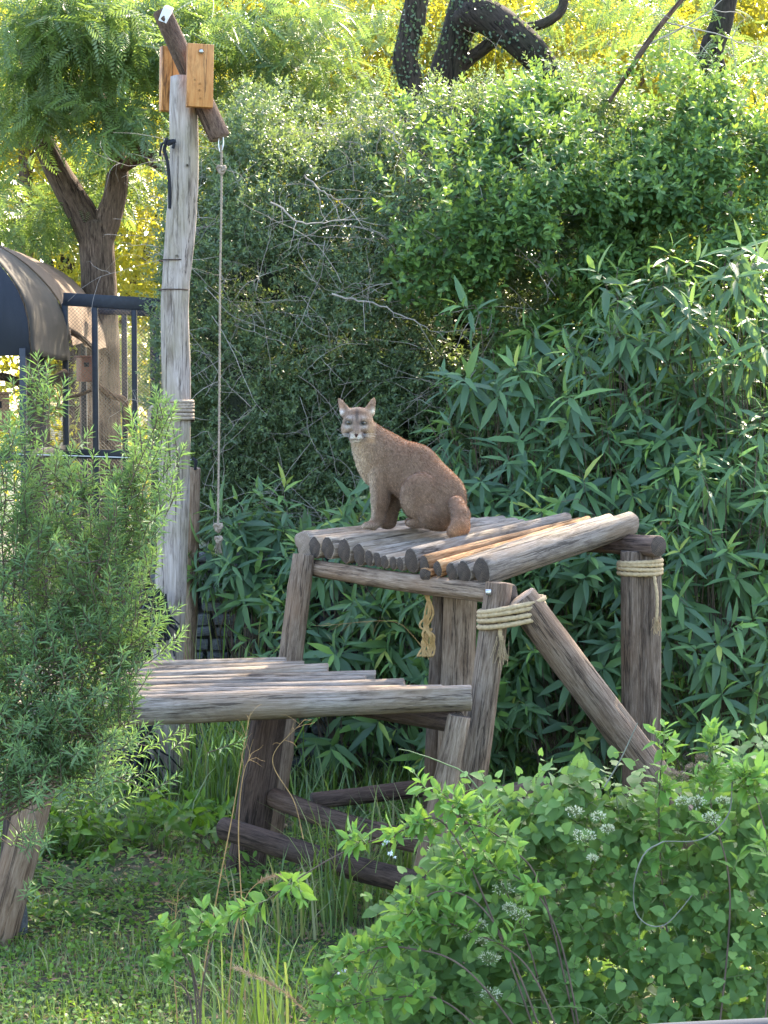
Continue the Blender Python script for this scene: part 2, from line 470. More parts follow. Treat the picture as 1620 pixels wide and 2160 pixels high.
def limb(name, pts, radii, mat, parent, sides=14, n=26, rough=0.12):
    """a bent tree limb; mesh origin at its foot"""
    P = smooth_path(pts, n)
    r = np.interp(np.linspace(0, 1, n), np.linspace(0, 1, len(radii)), radii)
    T = norm(np.gradient(P, axis=0))
    A = norm(np.cross(T, np.array([0, 1.0, 0.01]))); B = np.cross(T, A)
    ang = np.arange(sides) * 2 * math.pi / sides
    dirs = np.cos(ang)[None, :, None] * A[:, None] + np.sin(ang)[None, :, None] * B[:, None]
    pos = P[:, None] + r[:, None, None] * dirs
    rr = r[:, None] * (1 + rough * 2 * (vnoise(pos, 3.0, 2) - 0.5) + rough * (vnoise(pos * np.array([1, 1, 0.4]), 12.0, 4) - 0.5))
    V = (P[:, None] + rr[..., None] * dirs).reshape(-1, 3) - P[0]
    i = np.arange(n - 1)[:, None] * sides + np.arange(sides)[None]
    j = np.arange(n - 1)[:, None] * sides + (np.arange(sides)[None] + 1) % sides
    F = np.stack([i, j, j + sides, i + sides], -1).reshape(-1, 4)
    V = np.concatenate([V, [P[-1] - P[0] + T[-1] * r[-1] * 0.4]])
    k = np.arange(sides)
    Ft = np.stack([(n - 1) * sides + k, (n - 1) * sides + (k + 1) % sides, np.full(sides, n * sides)], -1)
    # object frame: local X up the limb so that the grain runs along it
    Mx = axis_matrix(P[0], P[-1] - P[0])
    R = np.array(Mx.to_3x3())
    me = mesh_data(name, V @ R, [F, Ft], [mat], True)
    return link(name, me, parent, Mx)

def rope_arrays(P, r, twist=55.0, sides=12):
    P = np.asarray(P, float); n = len(P)
    T = norm(np.gradient(P, axis=0))
    ref = np.array([0.13, 0.21, 0.97]) if abs(T[:, 2]).mean() < 0.7 else np.array([0.97, 0.2, 0.1])
    A = norm(np.cross(T, ref)); B = np.cross(T, A)
    s = np.concatenate([[0], np.cumsum(np.linalg.norm(np.diff(P, axis=0), axis=1))])
    ang = np.arange(sides) * 2 * math.pi / sides
    rr = r * (1 + 0.2 * np.cos(3 * (ang[None] - s[:, None] * twist)))
    V = (P[:, None] + rr[..., None] * (np.cos(ang)[None, :, None] * A[:, None] + np.sin(ang)[None, :, None] * B[:, None])).reshape(-1, 3)
    i = np.arange(n - 1)[:, None] * sides + np.arange(sides)[None]
    j = np.arange(n - 1)[:, None] * sides + (np.arange(sides)[None] + 1) % sides
    return V, np.stack([i, j, j + sides, i + sides], -1).reshape(-1, 4)

def rope(name, P, r, mat, parent, twist=55.0):
    V, F = rope_arrays(P, r, twist)
    return link(name, mesh_data(name, V, F, [mat], True), parent)

def box_arrays(lo, hi, bev=0.0):
    lo = np.asarray(lo, float); hi = np.asarray(hi, float)
    c = np.array([[x, y, z] for x in (0, 1) for y in (0, 1) for z in (0, 1)], float)
    V = lo + c * (hi - lo)
    F = np.array([[0, 1, 3, 2], [4, 6, 7, 5], [0, 4, 5, 1], [2, 3, 7, 6], [0, 2, 6, 4], [1, 5, 7, 3]])
    return V, F

def box(name, lo, hi, mat, parent, Mx=None, bevel=0.0, jitter=0.0):
    V, F = box_arrays(lo, hi)
    if jitter:
        V = V + rng.uniform(-jitter, jitter, V.shape)
    o = link(name, mesh_data(name, V, F, [mat]), parent, Mx)
    if bevel:
        b = o.modifiers.new('bevel', 'BEVEL'); b.width = bevel; b.segments = 2
    return o

def bar(name, p0, p1, w, h, mat, parent, bevel=0.004):
    p0 = np.asarray(p0, float); p1 = np.asarray(p1, float)
    L = np.linalg.norm(p1 - p0)
    return box(name, (0, -w / 2, -h / 2), (L, w / 2, h / 2), mat, parent, axis_matrix(p0, p1 - p0), bevel)

# leaf templates: x along the blade 0..1, y across -.5..+.5, z off the blade (in blade lengths)
T_QUAD = (np.array([[0, 0, 0], [0.45, 0.5, 0.05], [1, 0, -0.06], [0.45, -0.5, 0.05]], float), np.array([[0, 2, 1], [0, 3, 2]]))
def _lance(droop, fold, w1=0.42, w2=0.36, t1=0.3, t2=0.65):
    z = lambda t: -droop * t * t
    v = [[0, 0, 0], [t1, 0, z(t1)], [t2, 0, z(t2)], [1, 0, z(1)],
         [t1, w1, z(t1) + fold], [t2, w2, z(t2) + fold], [t1, -w1, z(t1) + fold], [t2, -w2, z(t2) + fold]]
    f = [[0, 1, 4], [1, 2, 5], [1, 5, 4], [2, 3, 5], [0, 6, 1], [1, 6, 7], [1, 7, 2], [2, 7, 3]]
    return np.array(v, float), np.array(f)
T_LANCE = _lance(0.22, 0.03, 0.5, 0.42)
T_OVAL = _lance(0.12, 0.06, 0.5, 0.42, 0.35, 0.7)
def _heart():
    v = [[0.1, 0, 0], [0.45, 0, -0.02], [0.75, 0, -0.06], [1, 0, -0.14],
         [-0.04, 0.26, 0.02], [0.16, 0.47, 0.04], [0.48, 0.45, 0.03], [0.76, 0.24, -0.02],
         [-0.04, -0.26, 0.02], [0.16, -0.47, 0.04], [0.48, -0.45, 0.03], [0.76, -0.24, -0.02]]
    h = [[0, 5, 4], [0, 1, 5], [1, 6, 5], [1, 2, 6], [2, 7, 6], [2, 3, 7]]
    g = [[a, c + 4 if c > 3 else c, b + 4 if b > 3 else b] for a, b, c in h]
    return np.array(v, float), np.array(h + g)
T_HEART = _heart()
def _frond(pairs=10):
    V, F = [], []
    for k in range(pairs):
        t = 0.12 + 0.86 * k / (pairs - 1)
        ln = 0.24 * math.sin(math.pi * (0.18 + 0.74 * k / (pairs - 1)))
        for s in (1, -1):
            b = len(V)
            x, z = t, -0.25 * t * t
            V += [[x, 0, z], [x + 0.45 * ln + 0.035, s * ln * 0.5, z + 0.008], [x + 0.75 * ln, s * ln, z - 0.02], [x + 0.45 * ln - 0.042, s * ln * 0.55, z]]
            F += [[b, b + 1, b + 2], [b, b + 2, b + 3]]
    return np.array(V, float), np.array(F)
T_FROND = _frond()

def frames(D, Nn):
    D = norm(D)
    S = norm(np.cross(Nn, D))
    return D, S, np.cross(D, S)

def leaf_mass(P, D, Nn, L, W, tmpl, rnd):
    tv, tf = tmpl
    D, S, N_ = frames(D, Nn)
    L = np.broadcast_to(L, (len(P),)); W = np.broadcast_to(W, (len(P),))
    V = P[:, None] + tv[None, :, 0:1] * (D * L[:, None])[:, None] + tv[None, :, 1:2] * (S * W[:, None])[:, None] + tv[None, :, 2:3] * (N_ * L[:, None])[:, None]
    F = tf[None] + (np.arange(len(P)) * len(tv))[:, None, None]
    return V.reshape(-1, 3), F.reshape(-1, 3), np.repeat(rnd, len(tv))

def leaf_object(name, P, D, Nn, L, W, tmpl, rnd, mat, parent=None, kind=None):
    V, F, a = leaf_mass(P, D, Nn, L, W, tmpl, rnd)
    return link(name, mesh_data(name, V, F, [mat], False, attr=a), parent, kind=kind)

def single_leaves(P, D, Nn, L, W, tmpl, rnd, mat, parent, name='leaf', shades=6):
    """each leaf an object of its own; alike leaves share a mesh"""
    D, S, N_ = frames(D, Nn)
    L = np.broadcast_to(L, (len(P),)); W = np.broadcast_to(W, (len(P),))
    key = (id(tmpl[0]), mat.name)
    if key not in _LEAFCACHE:
        _LEAFCACHE[key] = []
        for k in range(shades):
            _LEAFCACHE[key].append(mesh_data('leaf_blade', tmpl[0], tmpl[1], [mat], True, attr=np.full(len(tmpl[0]), 0.85 * k / (shades - 1))))
    ms = _LEAFCACHE[key]
    pl = np.array(parent.location)
    for k in range(len(P)):
        o = bpy.data.objects.new(name, ms[int(np.clip(rnd[k], 0, 0.999) * shades)])
        COL.objects.link(o)
        o.parent = parent
        a, b, c, p = D[k] * L[k], S[k] * W[k], N_[k] * L[k], P[k] - pl
        o.matrix_basis = Matrix(((a[0], b[0], c[0], p[0]), (a[1], b[1], c[1], p[1]), (a[2], b[2], c[2], p[2]), (0, 0, 0, 1)))
_LEAFCACHE = {}

GOLD = 2.39996
def sprigs(C, S, k, stem, L, W, ang0=70, ang1=25, droop=0.25, jit=0.25, tip=0.8, base=0.0):
    """k leaves spiralled up each sprig; C feet (n,3), S directions (n,3) -> flat leaf arrays"""
    n = len(C)
    S = norm(S)
    ref = np.where(np.abs(S[:, 2:3]) > 0.9, np.array([[1.0, 0, 0]]), np.array([[0, 0, 1.0]]))
    U = norm(np.cross(S, ref)); Vv = np.cross(S, U)
    t = (np.arange(k) + 0.5) / k
    stem = np.broadcast_to(stem, (n,)); L = np.broadcast_to(L, (n,)); W = np.broadcast_to(W, (n,))
    az = GOLD * np.arange(k)[None] + rng.uniform(0, 6.28, (n, 1)) + rng.normal(0, 0.3, (n, k))
    an = np.radians(ang0 + (ang1 - ang0) * t ** 1.5)[None] + rng.normal(0, 0.14, (n, k))
    rad = np.cos(az)[..., None] * U[:, None] + np.sin(az)[..., None] * Vv[:, None]
    D = np.cos(an)[..., None] * S[:, None] + np.sin(an)[..., None] * rad
    D = D + np.array([0, 0, -1.0]) * (droop * (1.15 - t)[None])[..., None] + rng.normal(0, jit * 0.4, (n, k, 3))
    D = norm(D)
    Nn = S[:, None] + np.array([0, 0, 0.5]) + rng.normal(0, jit, (n, k, 3))
    P = C[:, None] + S[:, None] * (stem[:, None] * t[None])[..., None]
    size = (0.55 + 0.55 * np.sin(math.pi * np.clip(0.28 + 0.72 * t, 0, 1)) ** 0.8)[None] * rng.uniform(0.75, 1.15, (n, k))
    rnd = np.clip(base + tip * t[None] ** 2 * rng.uniform(0.4, 1.1, (n, 1)) + rng.uniform(0, 0.35, (n, k)), 0, 1)
    return P.reshape(-1, 3), D.reshape(-1, 3), Nn.reshape(-1, 3), (L[:, None] * size).ravel(), (W[:, None] * size).ravel(), rnd.ravel()

def wander(p, d, length, n=12, jit=0.25, grav=0.0):
    pts = [np.array(p, float)]
    d = norm(d)
    for _ in range(n - 1):
        d = norm(d + rng.normal(0, jit, 3) + np.array([0, 0, -grav]))
        pts.append(pts[-1] + d * length / (n - 1))
    return np.array(pts)

# ------------------------------------------------------------------ ground
def gz(x, y):
    p = np.stack([np.asarray(x, float), np.asarray(y, float), np.zeros_like(np.asarray(x, float))], -1)
    return 0.09 * (vnoise(p, 0.7, 1) - 0.5) + 0.035 * (vnoise(p, 3.1, 2) - 0.5)

gx = np.concatenate([[-300, -120, -50, -20], np.linspace(-9, 9, 150), [20, 50, 120, 300]])
gy = np.concatenate([[-60, -20, -4], np.linspace(1, 24, 190), [35, 60, 120, 300]])
GX, GY = np.meshgrid(gx, gy, indexing='ij')
GV = np.stack([GX, GY, gz(GX, GY)], -1).reshape(-1, 3)
ny = len(gy)
gi = (np.arange(len(gx) - 1)[:, None] * ny + np.arange(ny - 1)[None]).ravel()
GF = np.stack([gi, gi + ny, gi + ny + 1, gi + 1], -1)
m, nt, N, L, p = mat_new('soil_and_turf')
v = coords(nt)
na = noise(nt, 1.1, 6, 0.65, v); nb = noise(nt, 14, 8, 0.7, v); ncx = noise(nt, 90, 3, 0.6, v)
soil = ramp(nt, [(0.3, (0.045, 0.03, 0.02)), (0.6, (0.11, 0.075, 0.05)), (0.8, (0.19, 0.13, 0.09))]); L.new(nb.outputs['Fac'], soil.inputs[0])
turf = ramp(nt, [(0.3, (0.02, 0.035, 0.012)), (0.7, (0.05, 0.085, 0.022))]); L.new(nb.outputs['Fac'], turf.inputs[0])
fr = ramp(nt, [(0.47, (1, 1, 1)), (0.6, (0, 0, 0))]); L.new(na.outputs['Fac'], fr.inputs[0])
L.new(mixc(nt, soil.outputs[0], turf.outputs[0], fr.outputs[0]), p.inputs['Base Color'])
p.inputs['Roughness'].default_value = 1.0
bump(nt, ncx.outputs['Fac'], 0.8, 0.02, p)
ground = link('ground', mesh_data('ground', GV, GF, [m], True))
tag(ground, 'shaded enclosure floor of brown soil and low turf', None, kind='structure')

# ------------------------------------------------------------------ upper climbing platform
NEAR0, DPX = np.array([0.53, 10.1]), np.array([-0.643, 0.766])
def near_depth(px):
    k = (px - 810) / FPX
    Lp = (NEAR0[0] - k * NEAR0[1]) / (0.643 + k * 0.766)
    return NEAR0[1] + 0.766 * Lp
up = thing('climbing_platform', 'raised log platform the puma sits on, with rope-lashed posts', 'platform', (0.45, 10.9, 0))
# near end (px, py, radius px), far end (px, py, radius px), material
deck = [
    (665, 1154, 25, 1000, 1108, 18, 'deck'), (692, 1155, 25, 1030, 1107, 19, 'deck'), (727, 1161, 27, 1062, 1106, 19, 'deck'),
    (759, 1169, 24, 1086, 1107, 17, 'deck'), (779, 1178, 18, 1103, 1109, 15, 'deck'), (798, 1180, 17, 1122, 1109, 15, 'deck'),
    (814, 1185, 15, 1139, 1110, 15, 'deck'), (830, 1187, 15, 1156, 1110, 15, 'deck'), (847, 1190, 15, 1172, 1108, 15, 'deck'),
    (868, 1182, 27, 1196, 1098, 20, 'deck'), (897, 1190, 20, 1222, 1103, 13, 'rot'), (925, 1199, 17, 1240, 1101, 14, 'rot'),
    (953, 1206, 21, 1262, 1106, 17, 'deck'), (980, 1206, 25, 1285, 1101, 18, 'deck'), (1017, 1206, 31, 1331, 1102, 27, 'deck')]
for (x0, y0, a, x1, y1, b, mt) in deck:
    d0 = near_depth(x0); d1 = d0 + 0.80
    log('deck_log', at(x0, y0, d0), at(x1, y1, d1), a * d0 / FPX, b * d1 / FPX * rng.uniform(.85, 1.05), M[mt], up, bend=rng.uniform(-0.012, 0.012), squash=0.84, rough=0.09)
log('deck_log', at(641, 1148, near_depth(645) + 0.02), at(985, 1102, near_depth(645) + 0.9), 0.085, 0.05, M['deck'], up, M['endlight'], rough=0.12)
log('rotten_stub', at(899, 1212, near_depth(899) - 0.02), at(960, 1190, near_depth(899) + 0.2), 0.04, 0.035, M['rot'], up, rough=0.15)
fb = log('front_beam', at(652, 1197, near_depth(655) + 0.06), at(1078, 1254, 9.98), 0.052, 0.06, M['brown'], up, bend=-0.012)
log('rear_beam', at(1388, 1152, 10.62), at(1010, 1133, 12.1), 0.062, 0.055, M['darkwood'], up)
# posts
def post(name, a, b, ra, rb, mt, parent, **kw):
    return log(name, at(*a), at(*b), ra, rb, M[mt], parent, M['endlight'] if kw.pop('pale', False) else None, **kw)
fl = post('post', (640, 1172, 11.22), (556, 1835, 11.0), 0.062, 0.095, 'brown', up, rough=0.08)
fp = post('post', (1052, 1232, 9.97), (957, 1935, 9.75), 0.072, 0.078, 'brown', up, rough=0.06)
link('bolt', mesh_data('bolt', *box_arrays((-.014, -.012, -.014), (.014, .012, .014)), [M['metal']]), fp, Matrix.Translation(Vector(at(1030, 1249, 9.885))))
post('post', (972, 1238, 10.75), (952, 1860, 10.65), 0.098, 0.105, 'brown', up)
post('post', (930, 1232, 10.82), (905, 1845, 10.8), 0.045, 0.06, 'brown', up)
post('post', (1333, 1164, 10.72), (1338, 1850, 10.75), 0.066, 0.066, 'brown', up)
post('post', (1372, 1136, 10.74), (1366, 1850, 10.72), 0.056, 0.058, 'brown', up, squash=1.2)
post('brace', (1100, 1262, 9.9), (1575, 1900, 9.95), 0.088, 0.094, 'brown', up, rough=0.06, pale=True)
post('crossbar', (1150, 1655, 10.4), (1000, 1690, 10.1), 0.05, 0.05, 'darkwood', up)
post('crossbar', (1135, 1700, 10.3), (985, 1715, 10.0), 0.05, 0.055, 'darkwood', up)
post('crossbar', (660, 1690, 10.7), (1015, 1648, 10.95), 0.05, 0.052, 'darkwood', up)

def lashing(name, c, hw, hd, pitch, turns, r, mat, parent, tilt=0.0, wob=0.006):
    n = int(turns * 44)
    s = np.linspace(0, turns, n); a = s * 2 * math.pi
    x = hw * np.cos(a); y = hd * np.sin(a); z = (s - turns / 2) * pitch
    z = z + x * math.tan(tilt) + wob * np.sin(a * 0.77 + 1.0)
    P = np.array(c) + np.stack([x, y, z], -1)
    return rope(name, P, r, mat, parent)
lashing('rope_lashing', at(1079, 1293, 9.93), 0.172, 0.125, 0.027, 4.4, 0.0135, M['rope'], up, tilt=math.radians(9))
lashing('rope_lashing', at(1350, 1196, 10.73), 0.122, 0.09, 0.02, 4.4, 0.0125, M['rope'], up, tilt=math.radians(-1))
def frayed(name, top, length, mat, parent, n=40, spread=0.02):
    paths = []
    for _ in range(n):
        a = np.array(top) + rng.normal(0, spread * 0.3, 3)
        paths.append((wander(a, (rng.normal(0, spread * 3), rng.normal(0, spread * 3), -1), length * rng.uniform(0.7, 1.05), 7, 0.08), 0.0016))
    return tubes(name, paths, mat, parent, 3)
rope('rope_end', smooth_path([at(1052, 1310, 9.85), at(1055, 1335, 9.84), at(1057, 1350, 9.84)], 16), 0.011, M['rope'], up)
frayed('rope_fray', at(1057, 1348, 9.84), 0.13, M['rope'], up, 36, 0.05)
frayed('rope_fray', at(1385, 1305, 10.63), 0.09, M['rope'], up, 24, 0.03)
rope('rope_end', smooth_path([at(1380, 1215, 10.63), at(1386, 1260, 10.62), at(1385, 1310, 10.63)], 16), 0.009, M['rope'], up)
# old rope bundle hanging under the deck
hank = thing('rope_hank', 'tangled straw coloured rope hanging below the puma platform beside a post', 'rope', at(905, 1380, 10.6))
for k in range(7):
    o = rng.normal(0, 8, 6)
    rope('rope_strand', smooth_path([at(900 + o[0], 1250, 10.6), at(906 + o[1], 1290, 10.58), at(897 + o[2], 1320, 10.6), at(906 + o[3], 1340, 10.57), at(910 + o[4], 1365, 10.6), at(902 + o[5], 1385, 10.58), at(895 + o[0], 1360, 10.6), at(905 + o[2], 1325, 10.61)], 60), 0.006, M['straw'], hank)

# ------------------------------------------------------------------ lower platform
lp = thing('climbing_platform', 'low grey log platform behind the feathery shrub, its log ends uneven', 'platform', (-0.6, 9.9, 0))
lows = [(992, 1471, 28, 1512, 9.50, 36), (932, 1462, 20, 1490, 9.66, 24), (852, 1452, 19, 1474, 9.80, 21), (770, 1443, 18, 1458, 9.94, 20),
        (790, 1430, 16, 1443, 10.08, 18), (690, 1418, 19, 1431, 10.22, 18), (640, 1409, 15, 1418, 10.36, 16), (602, 1400, 14, 1407, 10.50, 15)]
for (x, y, r, y2, d, r2) in lows:
    log('deck_log', at(x, y, d), at(-260, y2 + 16, d - 0.05), r * d / FPX, r2 * d / FPX, M['deck'], lp, M['endlight'], bend=rng.uniform(-0.02, 0.02), rings=30, rough=0.09)
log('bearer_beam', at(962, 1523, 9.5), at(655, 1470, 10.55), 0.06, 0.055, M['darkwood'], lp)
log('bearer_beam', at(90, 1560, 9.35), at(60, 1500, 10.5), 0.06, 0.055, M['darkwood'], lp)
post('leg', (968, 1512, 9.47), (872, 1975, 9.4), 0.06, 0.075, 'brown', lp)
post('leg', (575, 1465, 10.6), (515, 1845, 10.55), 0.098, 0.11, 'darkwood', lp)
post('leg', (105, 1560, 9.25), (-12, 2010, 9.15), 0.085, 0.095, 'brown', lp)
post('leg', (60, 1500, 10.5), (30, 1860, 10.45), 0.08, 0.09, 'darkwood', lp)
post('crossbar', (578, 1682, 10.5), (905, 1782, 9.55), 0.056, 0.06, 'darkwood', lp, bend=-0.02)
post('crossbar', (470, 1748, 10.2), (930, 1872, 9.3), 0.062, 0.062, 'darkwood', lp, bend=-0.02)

# ------------------------------------------------------------------ tall pole with boards, crossbar and rope
tp = thing('wooden_pole', 'tall grey weathered pole with two pine boards bolted at its top', 'pole', at(342, 1690, 12.55))
PD = 12.6
cps = [(338, 1720, .115), (345, 1560, .112), (357, 1300, .108), (366, 1080, .106), (369, 950, .104), (371, 860, .100), (371, 760, .098), (369, 660, .092), (372, 590, .092), (379, 510, .098), (384, 430, .100), (388, 330, .095), (387, 240, .094), (388, 162, .088)]
sidesn, nn = 30, 70
P = smooth_path([at(a, b, PD) for a, b, c in cps], nn)
rr = np.interp(np.linspace(0, 1, nn), np.linspace(0, 1, len(cps)), [c for _, _, c in cps])
ang = np.arange(sidesn) * 2 * math.pi / sidesn
dx = np.stack([np.cos(ang), np.sin(ang), 0 * ang], -1)
q = np.concatenate([np.broadcast_to(P[:, None, 2:3] * 0.6, (nn, sidesn, 1)), np.broadcast_to(dx[None, :, :2], (nn, sidesn, 2))], -1)
R2 = rr[:, None] * (1 + 0.09 * (vnoise(q, 1.6, 5) - 0.5) + 0.06 * (vnoise(q * np.array([1.5, 4, 4]), 2.0, 8) - 0.5))
flatv = 0.8 * rr[:, None]                                   # hewn faces down the right front
for fa, fd in ((-0.5, 0.86), (-1.45, 0.9), (-2.5, 0.93)):
    cosd = np.cos(ang - fa)[None]
    R2 = np.where(cosd > 0.2, np.minimum(R2, fd * rr[:, None] / np.maximum(cosd, 0.2)), R2)
for zz, amt in ((0.77, 0.05), (0.50, 0.04), (0.615, 0.05)):  # old growth collars
    R2 *= 1 - amt * np.exp(-((np.linspace(0, 1, nn) - zz) / 0.006) ** 2)[:, None]
V = P[:, None] + R2[..., None] * dx[None]
i = np.arange(nn - 1)[:, None] * sidesn + np.arange(sidesn)[None]
j = np.arange(nn - 1)[:, None] * sidesn + (np.arange(sidesn)[None] + 1) % sidesn
F4 = np.stack([i, j, j + sidesn, i + sidesn], -1).reshape(-1, 4)
V = np.concatenate([V.reshape(-1, 3), [P[-1] + (0, 0, 0.004)]])
k = np.arange(sidesn)
F3 = np.stack([(nn - 1) * sidesn + k, (nn - 1) * sidesn + (k + 1) % sidesn, np.full(sidesn, nn * sidesn)], -1)
Mx = axis_matrix(P[0], (0, 0, 1)); Rm = np.array(Mx.to_3x3())
shaft = link('shaft', mesh_data('shaft', (V - P[0]) @ Rm, [F4, F3], [M['grey']], True), tp, Mx)
for hx, hy in ((395, 349), (373, 540), (410, 245)):
    tubes('knot_hole', [(np.array([at(hx, hy, PD - 0.10), at(hx, hy, PD - 0.075)]), 0.009)], M['black'], shaft, 8)
# tape of old wrap marks
zc = at(372, 590, PD)
lashing('wire_band', at(367, 550, PD), 0.098, 0.098, 0.004, 1.05, 0.004, M['darkwood'], tp, wob=0)
lashing('wire_band', at(366, 612, PD), 0.098, 0.098, 0.004, 1.05, 0.004, M['darkwood'], tp, wob=0)
# boards either side of the slanting log
def board(px0, py0, px1, py1, d, th, yaw, bolt_px):
    a = at(px0, py1, d); b = at(px1, py0, d)
    w, h = b[0] - a[0], b[2] - a[2]
    cx = (a + b) / 2
    Mx = Matrix.Translation(Vector(cx)) @ Matrix.Rotation(math.radians(yaw), 4, 'Z') @ Matrix.Rotation(math.radians(1.2), 4, 'Y') @ Matrix.Rotation(-math.pi / 2, 4, 'Y')
    # local X runs up the board so the grain follows it
    o = box('board', (-h / 2, -th / 2, -w / 2), (h / 2, th / 2, w / 2), M['pine'], tp, Mx, 0.004)
    bp = at(*bolt_px)
    hexa = np.array([[0.014 * math.cos(t), y, 0.014 * math.sin(t)] for y in (-0.02, 0.0) for t in np.arange(6) * math.pi / 3])
    k6 = np.arange(6)
    link('bolt', mesh_data('bolt', hexa, [np.stack([k6, (k6 + 1) % 6, (k6 + 1) % 6 + 6, k6 + 6], -1), np.array([[0, 5, 4, 3, 2, 1]])], [M['metal']]), o, Matrix.Translation(Vector(bp)))
    wsh = tubes('washer', [(np.array([bp + (0, -0.004, 0), bp + (0, 0.002, 0)]), 0.022)], M['metal'], o, 10)
    return o
board(338, 100, 385, 236, 12.71, 0.06, 28, (374, 122, 12.66))
bR = board(394, 94, 449, 227, 12.44, 0.06, 13, (425, 109, 12.405))
for hx, hy in ((411, 169), (422, 176), (421, 190), (423, 207)):
    tubes('nail_hole', [(np.array([at(hx, hy, 12.408), at(hx, hy, 12.40)]), 0.006)], M['black'], bR, 6)
log('slanting_log', at(341, 24, 12.58), at(463, 290, 12.58), 0.062, 0.068, M['bark'], tp, M['endlight'], rough=0.1, rings=22)
wrap = box('torn_wrap', (-0.03, -0.02, -0.05), (0.03, 0.03, 0.06), M['white'], tp, Matrix.Translation(Vector(at(349, 32, 12.53))) @ Matrix.Rotation(0.5, 4, 'Y') @ Matrix.Rotation(0.4, 4, 'X'), 0.006, 0.012)
lashing('rope_lashing', at(371, 864, PD), 0.112, 0.112, 0.022, 6.3, 0.0125, M['ropeold'], tp, tilt=math.radians(-3), wob=0.004)
rope('rope_end', smooth_path([at(338, 858, 12.5), at(322, 858, 12.46), at(315, 872, 12.45), at(316, 910, 12.46), at(314, 940, 12.46)], 40), 0.012, M['ropeold'], tp)
frayed('rope_fray', at(314, 938, 12.46), 0.1, M['ropeold'], tp, 24, 0.05)
# black strap knotted on the left of the shaft
sp_ = smooth_path([at(352, 300, 12.5), at(347, 316, 12.5), at(353, 340, 12.5), at(357, 380, 12.52), at(358, 440, 12.54)], 26)
tubes('strap', [(sp_, 0.012)], M['black'], tp, 6)
kn = []
for kk in range(5):
    kn.append((smooth_path([at(352 + rng.normal(0, 4), 300, 12.46), at(362 + rng.normal(0, 5), 297 + rng.normal(0, 4), 12.44), at(357 + rng.normal(0, 6), 306 + rng.normal(0, 5), 12.45)], 8), 0.011))
kn.append((smooth_path([at(352, 300, 12.48), at(341, 305, 12.48), at(337, 330, 12.49)], 10), 0.008))
tubes('strap_knot', kn, M['black'], tp, 6)

hr = thing('hanging_rope', 'thin knotted rope hanging from the slanting log end', 'rope', at(465, 300, 12.58))
rp = smooth_path([at(467, 306, 12.58), at(467, 420, 12.58), at(464, 600, 12.58), at(463, 800, 12.58), at(461, 1000, 12.58), at(460, 1108, 12.58)], 420)
rope('rope_length', rp, 0.007, M['ropeold'], hr, 90)
tubes('hook', [(smooth_path([at(462, 286, 12.58), at(461, 304, 12.58), at(465, 322, 12.58), at(471, 306, 12.58), at(470, 288, 12.58)], 18), 0.005)], M['metal'], hr, 6)
def knot(px, py, s):
    c = at(px, py, 12.57)
    a = np.linspace(0, 2 * math.pi, 60)
    P = c + s * np.stack([np.sin(a) + 2 * np.sin(2 * a), -np.sin(3 * a), np.cos(a) - 2 * np.cos(2 * a)], -1) * 0.45
    rope('knot', P, 0.011, M['ropeold'], hr, 60)
knot(467, 357, 0.02); knot(460, 1112, 0.02); knot(461, 1138, 0.016)
frayed('rope_fray', at(461, 1142, 12.57), 0.09, M['ropeold'], hr, 26, 0.03)

tas = thing('frayed_net', 'black frayed netting bundle tied to the foot of the tall pole', 'netting', at(318, 1560, 12.35))
for cx_, cy_, ln, n_ in ((306, 1535, 0.16, 70), (284, 1540, 0.5, 90), (330, 1250, 0.42, 70)):
    paths = []
    for _ in range(n_):
        paths.append((wander(at(cx_ + rng.normal(0, 8), cy_ + rng.normal(0, 5), 12.38 + rng.normal(0, 0.02)), (rng.normal(0, .15), rng.normal(0, .15), -1), ln * rng.uniform(0.6, 1.0), 7, 0.16), 0.006))
    tubes('net_strand_bunch', paths, M['black'], tas, 4)

# ------------------------------------------------------------------ short post, fence wire
sp = thing('fence_post', 'short brown square-cut post behind the tall pole', 'post', at(392, 1560, 13.3))
log('post', at(408, 988, 13.3), at(392, 1640, 13.3), 0.052, 0.056, M['brown'], sp, M['endlight'])
tubes('insulator', [(np.array([at(412, 990, 13.25), at(413, 972, 13.22), at(406, 966, 13.22)]), 0.011)], M['black'], sp, 8)
wz = thing('fence_wire', 'taut grey wire stretched across in front of the aviary', 'wire', at(200, 962, 13.25))
tubes('wire_strand', [(np.array([at(-300, 952, 13.0), at(0, 957, 13.1), at(200, 963, 13.18), at(404, 970, 13.22)]), 0.004)], M['metal'], wz, 6)

